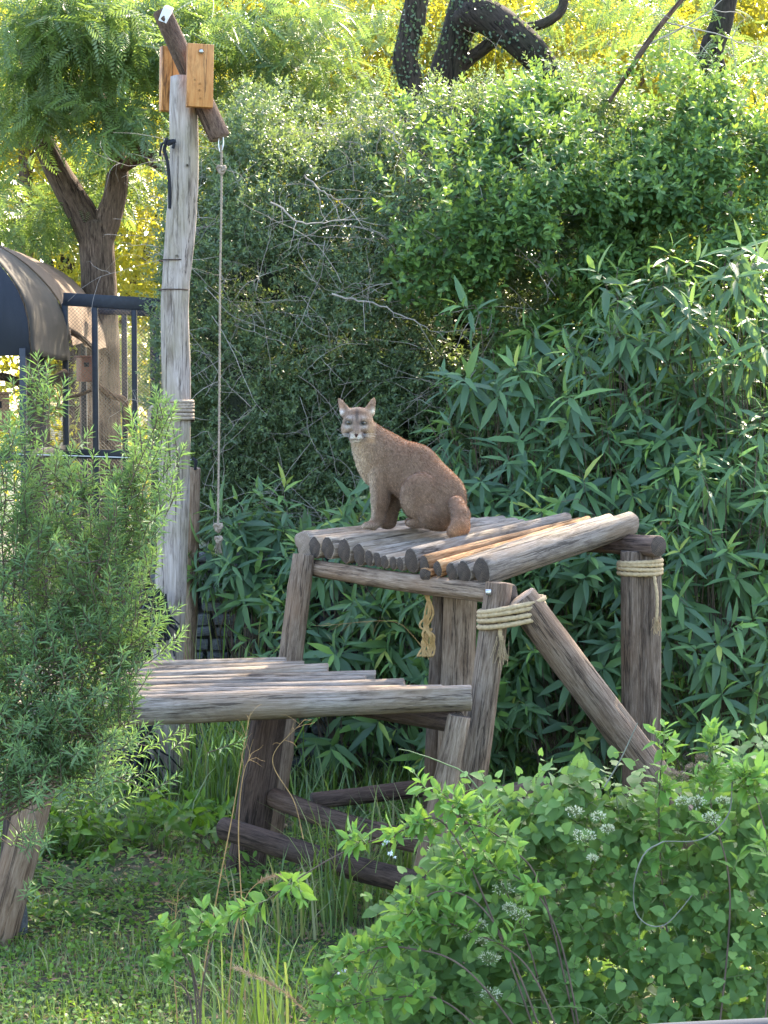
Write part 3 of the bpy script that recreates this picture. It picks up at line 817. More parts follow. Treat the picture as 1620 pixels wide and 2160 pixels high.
# ------------------------------------------------------------------ aviary
AV = thing('aviary', 'dark framed wire aviary with a rounded shade cloth roof', 'aviary', (-3.2, 16.3, 0))
XS = -2.73
def vault_profile(n=22, rx=1.2, rz=0.95, cx=-3.93, cz=3.2, hem=3.05, off=0.0):
    a = np.linspace(math.radians(150), 0, n)
    pts = [(cx + (rx + off) * math.cos(t), cz + (rz + off) * math.sin(t)) for t in a]
    pts += [(cx + rx + off + 0.01 * math.sin(kk), z) for kk, z in enumerate(np.linspace(cz, hem, 4)[1:])]
    return np.array(pts)
def vault(name, y0, y1, mat, off, hem, ny=14, ribs=0.0):
    pr = vault_profile(hem=hem, off=off)
    ys = np.linspace(y0, y1, ny)
    n = len(pr)
    V = np.stack([np.broadcast_to(pr[None, :, 0], (ny, n)), np.broadcast_to(ys[:, None], (ny, n)), np.broadcast_to(pr[None, :, 1], (ny, n))], -1).copy()
    w = vnoise(V, 2.5, 3)[..., None] - 0.5
    V += 0.035 * w * np.array([1, 0, 0.6])
    V += ribs * np.sin(ys * 9)[:, None, None] * np.array([1, 0, 0.8])
    ii = (np.arange(ny - 1)[:, None] * n + np.arange(n - 1)[None]).ravel()
    o = link(name, mesh_data(name, V.reshape(-1, 3), np.stack([ii, ii + 1, ii + n + 1, ii + n], -1), [mat], True), AV)
    s_ = o.modifiers.new('thickness', 'SOLIDIFY'); s_.thickness = 0.006
    return o
vault('roof_cloth', 14.5, 16.2, M['clothbrown'], 0.012, 3.04)
vault('roof_cloth', 16.22, 18.5, M['clothtan'], 0.0, 3.2, 30, 0.018)
pr = vault_profile(hem=3.06, off=-0.004)
c0 = np.array([[x, 14.5 + 0.012 * math.sin(9 * x), z] for x, z in pr]); c1 = np.array([[x, 14.5 + 0.012 * math.sin(9 * x), 3.05 + 0.01 * math.sin(7 * x)] for x, z in pr])
n = len(pr); ii = np.arange(n - 2)
go = link('gable_cloth', mesh_data('gable_cloth', np.concatenate([c0, c1]), np.stack([ii, ii + 1, ii + 1 + n, ii + n], -1), [M['clothdark']], True), AV)
go.modifiers.new('thickness', 'SOLIDIFY').thickness = 0.006
hoop = vault_profile(off=-0.03, hem=3.0)
for yy in (14.55, 16.22, 17.3, 18.45):
    tubes('roof_hoop', [(np.stack([hoop[:, 0], np.full(n, yy), hoop[:, 1]], -1), 0.02)], M['frame'], AV, 6)
def w_at(px, py, d): return at(px, py, d)
D1 = 16.2
bar('beam', at(134, 631, D1), at(338, 643, D1), 0.06, 0.11, M['frame'], AV)
bar('beam', at(200, 655, D1 + 1.4), at(338, 660, D1 + 1.4), 0.05, 0.07, M['frame'], AV)
bar('beam', at(134, 956, D1), at(330, 961, D1), 0.05, 0.08, M['frame'], AV)
for px, w in ((137, 0.05), (200, 0.05), (283, 0.045), (331, 0.045)):
    a = at(px, 640, D1)
    bar('upright', (a[0], D1 - 0.004, a[2]), (a[0], D1 - 0.004, -0.05), w, w * 0.9, M['frame'], AV)
for px in (176, 262, 322):
    a = at(px, 660, D1 + 1.4)
    bar('upright', (a[0], D1 + 1.4, a[2]), (a[0], D1 + 1.4, -0.05), 0.05, 0.05, M['frame'], AV)
for yy in (14.5, 15.35):
    bar('upright', (XS - 0.05, yy, 3.1), (XS - 0.05, yy, -0.05), 0.05, 0.05, M['frame'], AV)
bar('upright', (-3.9, 14.5, 3.1), (-3.9, 14.5, -0.05), 0.05, 0.05, M['frame'], AV)
bar('beam', (-5.2, 14.49, 2.27), (XS, 14.49, 2.27), 0.05, 0.07, M['frame'], AV)
bar('beam', (XS - 0.03, 14.5, 2.28), (XS - 0.03, 16.2, 2.28), 0.05, 0.07, M['frame'], AV)
bar('sill_box', at(199, 1018, D1 - 0.05), at(212, 1018, D1 - 0.05), 0.08, 0.1, M['frame'], AV)
def wire_panel(o, u, v, w, h, sp=0.032, r=0.0013):
    o, u, v = np.array(o, float), norm(u), norm(v)
    V, F, n0 = [], [], 0
    for sgn in (1, -1):
        for c in np.arange(-h, w + h, sp):
            pts = []
            x0, y0, x1, y1 = (c, 0, c + h, h) if sgn > 0 else (c, h, c + h, 0)
            # clip to 0..w
            def yat(x): return y0 + (y1 - y0) * (x - x0) / (x1 - x0)
            a, b = max(x0, 0), min(x1, w)
            if b - a < 0.01: continue
            pts = np.array([o + u * a + v * yat(a), o + u * b + v * yat(b)])
            V_, F_ = tube_arrays([(pts, r)], 3)
            V.append(V_); F.append(F_ + n0); n0 += len(V_)
    return link('wire_mesh', mesh_data('wire_mesh', np.concatenate(V), np.concatenate(F), [M['wire']]), AV, kind='stuff')
a = at(137, 955, D1); b = at(331, 955, D1)
wire_panel((a[0], D1 + 0.02, a[2]), (1, 0, 0), (0, 0, 1), b[0] - a[0], 1.25)
wire_panel((a[0], D1 + 0.02, 0.1), (1, 0, 0), (0, 0, 1), b[0] - a[0], a[2] - 0.15)
wire_panel((a[0] - 0.3, D1 + 1.42, 0.1), (1, 0, 0), (0, 0, 1), 1.2, 3.3)
wire_panel((-5.2, 14.53, 0.1), (1, 0, 0), (0, 0, 1), 2.45, 2.9)
wire_panel((XS - 0.02, 14.5, 0.1), (0, 1, 0), (0, 0, 1), 1.7, 2.9)
def nest(name, label, c, w, h, d, mat, yaw):
    t = thing(name, label, 'nest box', c)
    t.rotation_euler = (0, 0, yaw)
    R = Matrix.Translation(Vector(c)) @ Matrix.Rotation(yaw, 4, 'Z')
    box('case', (-w / 2, -d / 2, -h / 2), (w / 2, d / 2, h / 2), mat, t, R, 0.006)
    box('lid', (-w / 2 - 0.015, -d / 2 - 0.02, h / 2), (w / 2 + 0.015, d / 2 + 0.01, h / 2 + 0.018), mat, t, R, 0.004)
    box('entrance', (-0.1 * w - 0.025, -d / 2 - 0.004, 0.12 * h), (-0.1 * w + 0.02, -d / 2 + 0.01, 0.3 * h), M['black'], t, R)
nest('nest_box', 'red-brown upright nest box hung inside the aviary', at(180, 780, 16.55), 0.12, 0.21, 0.14, M['redbox'], 0.5)
nest('nest_box', 'tan nest box low in the aviary at the picture edge', at(2, 870, 15.4), 0.14, 0.3, 0.2, M['tanbox'], 0.2)
def perch(label, pts, r):
    t = thing('perch_branch', label, 'branch', at(*pts[0]), 'bare branches inside the aviary')
    limb('branch', [at(*q) for q in pts], r, M['treebark'], t, 8, 20, 0.2)
perch('bare perch branch slanting down from the aviary corner post', [(130, 688, 16.5), (165, 708, 16.6), (200, 738, 16.7)], [0.03, 0.02])
perch('bare perch branch reaching below the red-brown nest box', [(138, 840, 16.5), (170, 832, 16.6), (210, 815, 16.6)], [0.018, 0.014])
perch('crooked perch branch dropping to the right side of the aviary', [(203, 812, 16.7), (235, 835, 16.8), (262, 845, 16.8), (270, 890, 16.8), (290, 925, 16.8), (320, 935, 16.8)], [0.03, 0.028, 0.022])
perch('thick dark perch branch behind the front aviary mesh', [(-60, 800, 15.6), (10, 795, 15.7), (60, 815, 15.8), (100, 808, 15.8), (140, 785, 15.9)], [0.04, 0.035, 0.03])

# ------------------------------------------------------------------ stone wall behind
SW = thing('stone_wall', 'low grey dry-stone wall behind the low platform', 'wall', (-1.0, 13.75, 0))
WX0, WX1, WH = -2.0, 0.6, 1.55
box('wall_core', (WX0, 13.75, -0.1), (WX1, 14.05, WH - 0.04), M['mortar'], SW)
stone_meshes = []
for s in range(6):
    V, F = box_arrays((-0.5, -0.5, -0.5), (0.5, 0.5, 0.5))
    # chamfered rough block: subdivide each face once, pull corners in
    g = np.linspace(-0.5, 0.5, 4)
    Vs, Fs = [], []
    for ax in range(3):
        for sg in (-1, 1):
            b = len(Vs)
            for u in g:
                for w in g:
                    q = [0, 0, 0]; q[ax] = 0.5 * sg; q[(ax + 1) % 3] = u; q[(ax + 2) % 3] = w
                    q = np.array(q); e = np.sort(np.abs(q))
                    q = q * (1 - 0.10 * (e[1] > 0.49) - 0.05 * (e[0] > 0.49))
                    q = q + 0.07 * (np.array([vnoise(q, 2.3, s * 3 + z) for z in range(3)]) - 0.5)
                    Vs.append(q)
            for u in range(3):
                for w in range(3):
                    f = [b + u * 4 + w, b + u * 4 + w + 1, b + (u + 1) * 4 + w + 1, b + (u + 1) * 4 + w]
                    Fs.append(f if sg < 0 else f[::-1])
    stone_meshes.append(mesh_data('stone', np.array(Vs), np.array(Fs), [M['stone']]))
z = 0.0
while z < WH:
    h = rng.uniform(0.07, 0.12); x = WX0
    while x < WX1:
        w = rng.uniform(0.12, 0.3)
        Mx = Matrix.Translation((x + w / 2, 13.74 + rng.uniform(-0.02, 0.02), z + h / 2)) @ Matrix.Rotation(rng.normal(0, 0.03), 4, 'Y') @ Matrix.Diagonal((w - 0.012, 0.2, h - 0.012, 1))
        link('stone', stone_meshes[rng.integers(0, 6)], SW, Mx)
        x += w
    z += h

# ------------------------------------------------------------------ thickets
def surface_y(x, z, d0, amp, seed):
    p = np.stack([x, z, np.zeros_like(x)], -1)
    return d0 + amp * (vnoise(p, 0.9, seed) - 0.5) * 2 + 0.5 * amp * (vnoise(p, 2.6, seed + 1) - 0.5) * 2

def thicket(t, n, k, x0, x1, ztop, d0, amp, seed, stem, L, W, mat, thick=0.35, tmpl=T_QUAD, gap=0.35, up_bias=0.5, base=0.0, tip=0.8, zmin=0.0, left=None):
    x = rng.uniform(x0, x1, n)
    xx = np.stack([x, x * 0, x * 0], -1)
    top = ztop + 1.1 * (vnoise(xx, 0.9, seed + 4) - 0.5) + 0.8 * (vnoise(xx, 2.7, seed + 5) - 0.5)
    u = rng.random(n)
    z = zmin + (top - zmin) * u
    lean = 1.1 * np.clip((z - (top - 1.6)) / 1.6, 0, 1) ** 2      # the crest leans back
    y = surface_y(x, z, d0, amp, seed) + lean + rng.exponential(thick, n) - 0.1
    P = np.stack([x, y, z], -1)
    keep = vnoise(P, 2.4, seed + 7) * 0.6 + vnoise(P, 6.0, seed + 8) * 0.4 > gap
    if left is not None:
        keep &= x > np.interp(z, left[0], left[1]) + 1.3 * (vnoise(P, 1.7, seed + 9) - 0.5) + 0.35 * rng.normal(0, 1, len(x))
    P = P[keep]; n = len(P)
    S = np.stack([rng.normal(0, 0.6, n), -0.7 + rng.normal(0, 0.4, n), up_bias + rng.normal(0, 0.5, n)], -1)
    return sprigs(P, S, k, stem * rng.uniform(0.6, 1.3, n), L, W, 65, 25, 0.25, 0.4, tip, base)

def core_sheet(name, t, x0, x1, ztop, d0, amp, seed, depth, mat):  # dark sheet added behind the leaves to block light and darken the gaps
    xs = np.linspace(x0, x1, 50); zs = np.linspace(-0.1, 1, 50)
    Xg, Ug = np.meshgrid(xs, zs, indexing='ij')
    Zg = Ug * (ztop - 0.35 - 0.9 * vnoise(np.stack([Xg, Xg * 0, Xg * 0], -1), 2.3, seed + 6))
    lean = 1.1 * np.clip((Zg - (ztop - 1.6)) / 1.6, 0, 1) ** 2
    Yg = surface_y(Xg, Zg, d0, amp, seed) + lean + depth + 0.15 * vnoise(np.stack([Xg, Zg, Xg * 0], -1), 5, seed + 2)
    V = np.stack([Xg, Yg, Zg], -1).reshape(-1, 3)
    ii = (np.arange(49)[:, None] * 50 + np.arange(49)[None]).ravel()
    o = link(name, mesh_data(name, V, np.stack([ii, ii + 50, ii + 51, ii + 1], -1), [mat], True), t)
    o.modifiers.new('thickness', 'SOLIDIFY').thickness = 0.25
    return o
M['backing'] = plain_mat('dark_shade_backing', (0.04, 0.048, 0.03), 1.0, var=0.7, scale=30, bmp=1.0)  # shade deep in the foliage, put into one dark colour

tk = thing('thorny_thicket', 'dense thorny thicket of tiny leaves and pale twigs behind the puma', 'thicket', (-0.3, 14.7, 0))
arr = thicket(tk, 30000, 12, -1.75, 2.3, 4.95, 14.55, 0.35, 11, 0.17, 0.045, 0.019, M['lf_thicket'], 0.2, gap=0.36, base=0.05, tip=0.75)
more = thicket(tk, 5200, 12, -1.6, 2.6, 5.4, 14.75, 0.5, 15, 0.2, 0.045, 0.019, M['lf_thicket'], 0.3, gap=0.5, base=0.1, tip=0.8, zmin=4.1)
arr = tuple(np.concatenate([a, b]) for a, b in zip(arr, more))
leaf_object('foliage', *arr[:5], T_QUAD, arr[5], M['lf_thicket'], tk, 'stuff')
core_sheet('shade_backing', tk, -1.6, 2.3, 4.9, 14.55, 0.35, 11, 0.75, M['backing'])
# pale arching twigs in front of and through the leaves
def bare_twig(p, d, ln, r, grav, kids=4):
    main = wander(p, d, ln, 14, 0.12, grav)
    paths = [(main, np.linspace(r, r * 0.35, 14))]
    for _ in range(kids):
        kk = rng.integers(3, 12)
        sub = wander(main[kk], main[kk] - main[kk - 1] + rng.normal(0, 0.09, 3), ln * rng.uniform(0.2, 0.5), 9, 0.22, grav)
        paths.append((sub, np.linspace(r * 0.6, r * 0.25, 9)))
    return paths
for k in range(230):
    x = rng.uniform(-1.55, 1.1); z = 1.2 + 3.9 * rng.random() ** 0.7
    y = float(surface_y(np.array([x]), np.array([z]), 14.55, 0.35, 11)[0]) + 1.1 * max(0, (z - 3.35) / 1.6) ** 2 - rng.uniform(0.02, 0.24)
    d = (rng.normal(0, 1.0), rng.normal(-0.15, 0.12), rng.normal(-0.05, 0.6))
    tubes('twig', bare_twig((x, y, z), d, rng.uniform(0.35, 1.1), rng.uniform(0.0018, 0.0036), rng.uniform(-0.02, 0.06), rng.integers(2, 6)), M['twig'], tk, 4)
for pts in ([(575, 425, 14.1), (640, 470, 14.05), (720, 465, 14.1), (770, 460, 14.2)], [(640, 370, 14.2), (690, 410, 14.1), (740, 440, 14.15)], [(700, 620, 14.1), (790, 640, 14.05), (880, 680, 14.0), (950, 720, 14.1)], [(820, 270, 14.8), (860, 330, 14.7), (910, 375, 14.6)]):
    P = smooth_path([at(*q) for q in pts], 20) + rng.normal(0, 0.008, (20, 3))
    tubes('twig', [(P, np.linspace(0.008, 0.002, 20))] + [(wander(P[k2], norm(P[k2] - P[k2 - 1]) + rng.normal(0, .5, 3), .3, 8, .15), np.linspace(.003, .0012, 8)) for k2 in (5, 9, 13, 16)], M['twig'], tk, 5)

vk = thing('leafy_vine_mound', 'tall bright green vine mound behind the long-leaved shrubs', 'vine', (2.0, 14.4, 0))
VL = ([1.5, 2.6, 2.95, 3.3, 3.7, 4.2, 5.2], [1.6, 1.45, 1.15, 0.75, 0.35, 0.2, 0.5])
arr = thicket(vk, 8000, 11, 0.0, 3.9, 4.65, 14.2, 0.5, 21, 0.22, 0.078, 0.034, M['lf_vine'], 0.22, gap=0.42, base=0.0, tip=0.95, zmin=1.6, left=VL)
more = thicket(vk, 1700, 11, 0.4, 3.9, 5.05, 14.4, 0.6, 25, 0.25, 0.07, 0.03, M['lf_vine'], 0.3, gap=0.5, base=0.2, tip=0.9, zmin=4.0)
arr = tuple(np.concatenate([a, b]) for a, b in zip(arr, more))
leaf_object('foliage', *arr[:5], T_OVAL, arr[5], M['lf_vine'], vk, 'stuff')
core_sheet('shade_backing', vk, 1.5, 3.9, 4.6, 14.2, 0.5, 21, 0.7, M['backing'])
for k in range(40):
    x = rng.uniform(0.3, 3.4); z = rng.uniform(3.0, 4.7)
    y = float(surface_y(np.array([x]), np.array([z]), 14.2, 0.5, 21)[0]) + 1.1 * max(0, (z - 3.05) / 1.6) ** 2 - 0.1
    tubes('twig', bare_twig((x, y, z), (rng.normal(0, 1), -0.1, rng.normal(0.1, 0.6)), rng.uniform(0.3, 0.8), 0.004, 0.02, 3), M['twig'], vk, 4)
bb = thing('bare_branch', 'pale leafless branch leaning above the vine mound', 'branch', at(1290, 205, 15.0))
limb('branch', [at(1285, 215, 15.0), at(1330, 145, 15.0), at(1365, 92, 15.0), at(1400, 45, 15.0), at(1455, -20, 15.0)], [0.016, 0.022, 0.02, 0.018], M['bark'], bb, 8, 24, 0.1)
tubes('side_twig', bare_twig(at(1360, 100, 15.0), (0.6, 0, 0.5), 0.9, 0.008, -0.02, 6), M['twig'], bb, 5)
tubes('side_twig', bare_twig(at(1400, 45, 15.0), (0.9, 0, -0.1), 0.9, 0.007, 0.02, 6), M['twig'], bb, 5)

# ------------------------------------------------------------------ long-leaved shrubs
def lance_shrub(label, px, ptop, d, rx, n_sp, depth=0.5, leaf=0.24, zlow=0.3):
    base = at(px, 1500, d + 0.3); base[2] = 0.0
    ztop = at(px, ptop, d)[2]
    t = thing('long_leaved_shrub', label, 'shrub', base, 'long-leaved shrubs')
    cz, rz = zlow + 0.45 * (ztop - zlow), 0.55 * (ztop - zlow)
    dr = norm(rng.normal(0, 1, (n_sp, 3)) * [1, 0.8, 1] + [0, -0.55, 0.1])
    rad = rng.random((n_sp, 1)) ** 0.35
    rad = rad * (0.8 + 0.5 * vnoise(dr, 2.2, px)[:, None])
    off = dr * rad * np.array([rx, depth, rz])
    C = base + np.array([0, -0.05, cz]) + off
    C[:, 2] = np.maximum(C[:, 2], 0.15)
    S = norm(dr * [0.9, 0.8, 0.35] + rng.normal(0, 0.32, (n_sp, 3)) + [0, -0.2, 0.35])
    st = rng.uniform(0.12, 0.22, n_sp)
    paths = []
    for c, s_, l in zip(C, S, st):
        root = base + np.array([(c[0] - base[0]) * 0.3, (c[1] - base[1]) * 0.3, max(0.0, (c[2] - 0.8)) * 0.75])
        mid = (root + c) / 2 + np.array([0, 0, -0.04]) + (c - root) * [0.15, 0.15, 0]
        P = smooth_path([root, mid, c, c + s_ * l], 10)
        paths.append((P, np.linspace(0.004, 0.0015, 10)))
    for k in range(6):
        paths.append((smooth_path([base + rng.normal(0, .06, 3) * [1, 1, 0], base + [rng.normal(0, .12), rng.normal(0, .1), cz * .7], base + [rng.normal(0, .3), rng.normal(0, .15), cz + rz * .6]], 12), np.linspace(.012, .003, 12)))
    lv = leaf * rng.uniform(0.55, 1.2, n_sp)
    arr = sprigs(C, S, 11, st * rng.uniform(.6, 1.5, n_sp), lv, lv * rng.uniform(.16, .23, n_sp), 98, 24, rng.uniform(.25, 1.1, (n_sp, 1)), 0.28, 0.75, 0.0)
    tubes('stems', paths, M['twigdark'], t, 4, 'stuff')
    order = np.argsort(arr[0][:, 1] - 0.15 * arr[0][:, 2] + rng.normal(0, 0.08, len(arr[0])))
    near, rest = order[:300], order[300:]
    single_leaves(*[a[near] for a in arr[:5]], T_LANCE, arr[5][near], M['lf_lance'], t)
    if len(rest):
        leaf_object('foliage', *[a[rest] for a in arr[:5]], T_LANCE, arr[5][rest], M['lf_lance'], t, 'stuff')
lance_shrub('tallest long-leaved shrub at the right edge, rising towards the vine mound', 1590, 500, 12.6, 0.8, 230)
lance_shrub('long-leaved shrub behind the rear post of the puma platform', 1340, 620, 12.8, 0.75, 210)
lance_shrub('long-leaved shrub rising right behind the puma platform deck', 1080, 680, 13.0, 0.6, 165)
lance_shrub('long-leaved shrub standing right of the rope-lashed rear post', 1530, 930, 11.9, 0.65, 150)
lance_shrub('long-leaved shrub framed between the slanting brace and the rear post', 1220, 1080, 12.2, 0.55, 120)
lance_shrub('long-leaved shrub behind the middle post under the puma', 970, 1110, 12.4, 0.55, 120)
lance_shrub('long-leaved shrub left of the puma, below the thicket', 730, 1030, 12.8, 0.55, 120)
lance_shrub('long-leaved shrub beside the hanging rope end', 545, 1080, 13.1, 0.4, 55, zlow=1.3, depth=.35)

# ------------------------------------------------------------------ trees
def crown_pts(blobs, n, seed, gap=0.4):
    b = np.array(blobs, float)
    vol = b[:, 3] * b[:, 4] * b[:, 5]
    ch = rng.choice(len(b), n, p=vol / vol.sum())
    d = norm(rng.normal(0, 1, (n, 3)))
    r = rng.random(n) ** 0.45
    P = b[ch, :3] + d * r[:, None] * b[ch, 3:6]
    keep = vnoise(P, 1.3, seed) * 0.55 + vnoise(P, 3.5, seed + 1) * 0.45 > gap
    return P[keep]

def far_tree(label, x, y, h, blobs, n, leaf, seed, trunk_r=0.22, group='trees beyond the enclosure', gap=0.42, mat='lf_far', limbs=3):
    t = thing('background_tree', label, 'tree', (x, y, 0), group)
    limb('trunk', [(x, y, -0.1), (x + 0.1, y, h * 0.25), (x - 0.1, y, h * 0.5), (x + 0.1, y, h * 0.8)], [trunk_r, trunk_r * 0.8, trunk_r * 0.6, trunk_r * 0.3], M['treebark'], t, 12, 20)
    for k in range(limbs):
        b = blobs[k % len(blobs)]
        limb('limb', [(x, y, h * 0.35), ((x + b[0]) / 2, (y + b[1]) / 2, h * 0.4 + 0.3), (b[0], b[1], b[2])], [trunk_r * 0.5, trunk_r * 0.35, trunk_r * 0.12], M['treebark'], t, 8, 14)
    P = crown_pts(blobs, n, seed, gap)
    n = len(P)
    D = norm(rng.normal(0, 1, (n, 3)) + np.array([0, 0, -0.4])); Nn = rng.normal(0, 0.6, (n, 3)) + np.array([0, 0, 0.7])
    L = leaf * rng.uniform(0.6, 1.2, n)
    leaf_object('crown', P, D, Nn, L, L * 0.5, T_QUAD, rng.random(n), M[mat], t)
def B(px, py, d, rx, ry, rz):
    a = at(px, py, d); return (a[0], a[1], a[2], rx, ry, rz)
far_tree('yellow backlit tree beyond the aviary roof', at(60, 500, 26)[0], 26, 9, [B(40, 60, 26, 2.2, 1.2, 1.8), B(250, 420, 26, 1.4, 1.0, 1.6), B(60, 330, 26.5, 2.0, 1, 1.4), B(300, 700, 26, 1.3, .8, 1.6), B(280, 980, 26, 1.2, .6, 1.0)], 25500, 0.115, 31)
far_tree('yellow backlit tree behind the top of the tall pole', at(500, 500, 25)[0], 25, 9, [B(560, 40, 25, 1.8, 1.1, 1.4), B(450, 180, 25, 1.5, 1, 1.2), B(700, 130, 25.5, 1.4, 1, 1.0), B(560, 400, 25, 2.4, .8, 1.3)], 25500, 0.115, 33)
far_tree('yellow backlit tree behind the forked dark trunks', at(960, 500, 26)[0], 26, 9, [B(1020, 170, 26, 1.9, 1, 1.2), B(820, 60, 26, 1.6, 1, 1.5), B(1180, 60, 26.5, 1.7, 1, 1.6), B(950, 420, 26, 3.0, .8, 1.3)], 30600, 0.115, 35)
far_tree('yellow backlit tree above the right of the vine mound', at(1450, 500, 25)[0], 25, 9, [B(1350, 120, 25, 1.8, 1, 1.2), B(1560, 60, 25, 1.8, 1, 1.6), B(1500, 240, 25.5, 1.6, 1, 0.9), B(1500, 450, 25, 2.6, .8, 1.3)], 27200, 0.115, 37)
far_tree('pale distant tree closing the gap beside the aviary', at(150, 700, 33)[0], 33, 9, [B(100, 750, 33, 4, 1.5, 2.6), B(330, 600, 33, 3, 1.5, 3), B(-100, 400, 33, 3, 1.5, 3)], 15000, 0.22, 39, gap=0.36)

far_tree('dense green tree far behind the forked feathery tree', at(150, 500, 32)[0], 32, 11, [B(60, 60, 32, 3.4, 1.2, 2.4), B(420, 100, 32, 3.0, 1.2, 2.2), B(150, 420, 32, 2.4, 1, 1.5)], 17000, 0.2, 51, gap=0.34, mat='lf_tree')
far_tree('dense green tree far behind the ivy-clad trunks', at(820, 500, 32)[0], 32, 11, [B(720, 60, 32, 3.0, 1.2, 2.2), B(1020, 30, 32, 3.0, 1.2, 2.4), B(850, 300, 32, 3.4, 1.2, 1.6)], 17000, 0.2, 53, gap=0.34, mat='lf_tree')
far_tree('dense green tree far behind the upper right corner', at(1400, 500, 32)[0], 32, 11, [B(1330, 60, 32, 3.0, 1.2, 2.2), B(1620, 60, 32, 3.0, 1.2, 2.4), B(1480, 330, 32, 3.4, 1.2, 1.8)], 17000, 0.2, 55, gap=0.34, mat='lf_tree')

# feathery forked tree on the left
ft = thing('forked_tree', 'brown forked tree with feathery hanging leaves behind the aviary', 'tree', at(215, 1480, 18.6))
DT = 18.6
limb('trunk', [at(222, 1500, DT), at(216, 1100, DT), at(210, 800, DT), at(208, 620, DT), at(203, 520, DT), at(200, 470, DT)], [0.26, 0.23, 0.195, 0.175, 0.165, 0.165], M['treebark'], ft, 20, 40)
limb('limb', [at(200, 520, DT), at(178, 460, DT), at(150, 410, DT), at(118, 355, DT), at(88, 290, DT), at(60, 215, DT), at(35, 150, DT)], [0.14, 0.145, 0.14, 0.125, 0.11, 0.095, 0.07], M['treebark'], ft, 16, 34)
limb('limb', [at(207, 520, DT), at(226, 465, DT), at(243, 415, DT), at(248, 350, DT), at(240, 300, DT), at(225, 230, DT), at(235, 140, DT)], [0.12, 0.13, 0.12, 0.1, 0.085, 0.07, 0.05], M['treebark'], ft, 16, 34)
limb('limb', [at(247, 360, DT), at(300, 330, DT - .3), at(345, 345, DT - .6), at(420, 380, DT - 1)], [0.05, 0.075, 0.08, 0.03], M['treebark'], ft, 12, 22)
limb('limb', [at(320, 330, DT - .4), at(268, 285, DT - .3), at(200, 205, DT - .2), at(120, 155, DT), at(20, 140, DT)], [0.07, 0.085, 0.085, 0.075, 0.05], M['treebark'], ft, 12, 26)
limb('limb', [at(150, 410, DT), at(95, 330, DT + .2), at(45, 250, DT + .4), at(-40, 180, DT + .5)], [0.05, 0.05, 0.04, 0.03], M['treebark'], ft, 10, 20)
bl = [B(90, 60, 17.6, 1.1, 1.0, .55), B(280, 40, 17.4, 1.0, .9, .5), B(30, 210, 17.8, .8, .8, .5), B(180, 235, 17.3, .5, .5, .35), B(290, 250, 17.6, .45, .5, .3), B(20, 370, 17.5, .35, .5, .3), B(60, 450, 18.8, .7, .5, .35), B(440, 60, 18.2, .7, .7, .5), B(330, 130, 18.5, .8, .6, .4), B(250, 370, 19.2, .5, .5, .5), B(270, 760, 19.0, .45, .3, .5)]
P = crown_pts(bl, 3900, 41, 0.44); n = len(P)
D = np.stack([rng.normal(0, 0.7, n), rng.normal(-0.1, 0.6, n), rng.normal(-0.45, 0.35, n)], -1)
leaf_object('crown', P, D, rng.normal(0, 0.5, (n, 3)) + np.array([0, -0.3, 0.8]), rng.uniform(0.24, 0.42, n), rng.uniform(0.24, 0.36, n), T_FROND, rng.random(n) * 0.9, M['lf_tree'], ft)

# dark ivy-clad trunks above the thicket
dt = thing('ivy_clad_tree', 'dark leaning ivy-clad trunks forking above the thicket', 'tree', at(955, 1400, 20))
DD = 20.0
limb('trunk', [at(930, 1400, DD), at(930, 600, DD), at(925, 230, DD), at(945, 140, DD), at(968, 60, DD), at(990, -40, DD)], [0.26, 0.2, 0.16, 0.17, 0.17, 0.16], M['darkbark'], dt, 16, 40)
limb('limb', [at(965, 60, DD), at(1005, 30, DD - .2), at(1060, 55, DD - .3), at(1110, 95, DD - .4), at(1150, 140, DD - .4), at(1172, 200, DD - .4), at(1180, 280, DD - .3)], [0.14, 0.17, 0.18, 0.17, 0.14, 0.11, 0.09], M['darkbark'], dt, 16, 36)
limb('limb', [at(940, 165, DD), at(990, 125, DD), at(1040, 88, DD - .2)], [0.08, 0.075, 0.07], M['darkbark'], dt, 12, 18)
limb('limb', [at(1100, 60, DD), at(1150, 48, DD), at(1185, 20, DD), at(1190, -30, DD)], [0.05, 0.055, 0.05, 0.05], M['darkbark'], dt, 10, 18)
P = []
for path in ([at(945, 140, DD), at(968, 60, DD), at(990, -10, DD)], [at(1005, 30, DD - .2), at(1060, 55, DD - .3), at(1110, 95, DD - .4), at(1150, 140, DD - .4), at(1172, 200, DD - .4)]):
    c = smooth_path(path, 300)
    P.append(c[rng.integers(0, 300, 900)] + norm(rng.normal(0, 1, (900, 3))) * rng.uniform(0.15, 0.26, (900, 1)))
P = np.concatenate(P); n = len(P)
leaf_object('ivy', P, rng.normal(0, 0.5, (n, 3)) + np.array([0, 0, -0.7]), rng.normal(0, 0.5, (n, 3)) + np.array([0, -1, .3]), 0.045 * rng.uniform(.6, 1.2, n), 0.03 * np.ones(n), T_QUAD, rng.random(n) * 0.15, M['lf_thicket'], dt)
P = crown_pts([B(1400, 90, 18.6, .9, .5, .45), B(1250, 0, 21.5, 1.1, .8, .5), B(760, 20, 21.5, .8, .7, .5), (3.9, 19.4, 12.9, 1.3, 1.2, 1.0), (3.7, 19.4, 10.2, 1.2, 1.0, 0.8), (0.8, 19.5, 10.5, 1.6, 1.5, 0.9)], 3900, 43, 0.47); n = len(P)  # high clumps added out of view to shade and dapple what stands below
leaf_object('crown', P, np.stack([rng.normal(0, .7, n), rng.normal(0, .6, n), rng.normal(-.4, .4, n)], -1), rng.normal(0, .5, (n, 3)) + np.array([0, -.3, .8]), rng.uniform(.2, .34, n), rng.uniform(.2, .3, n), T_FROND, rng.random(n) * .9, M['lf_tree'], dt)
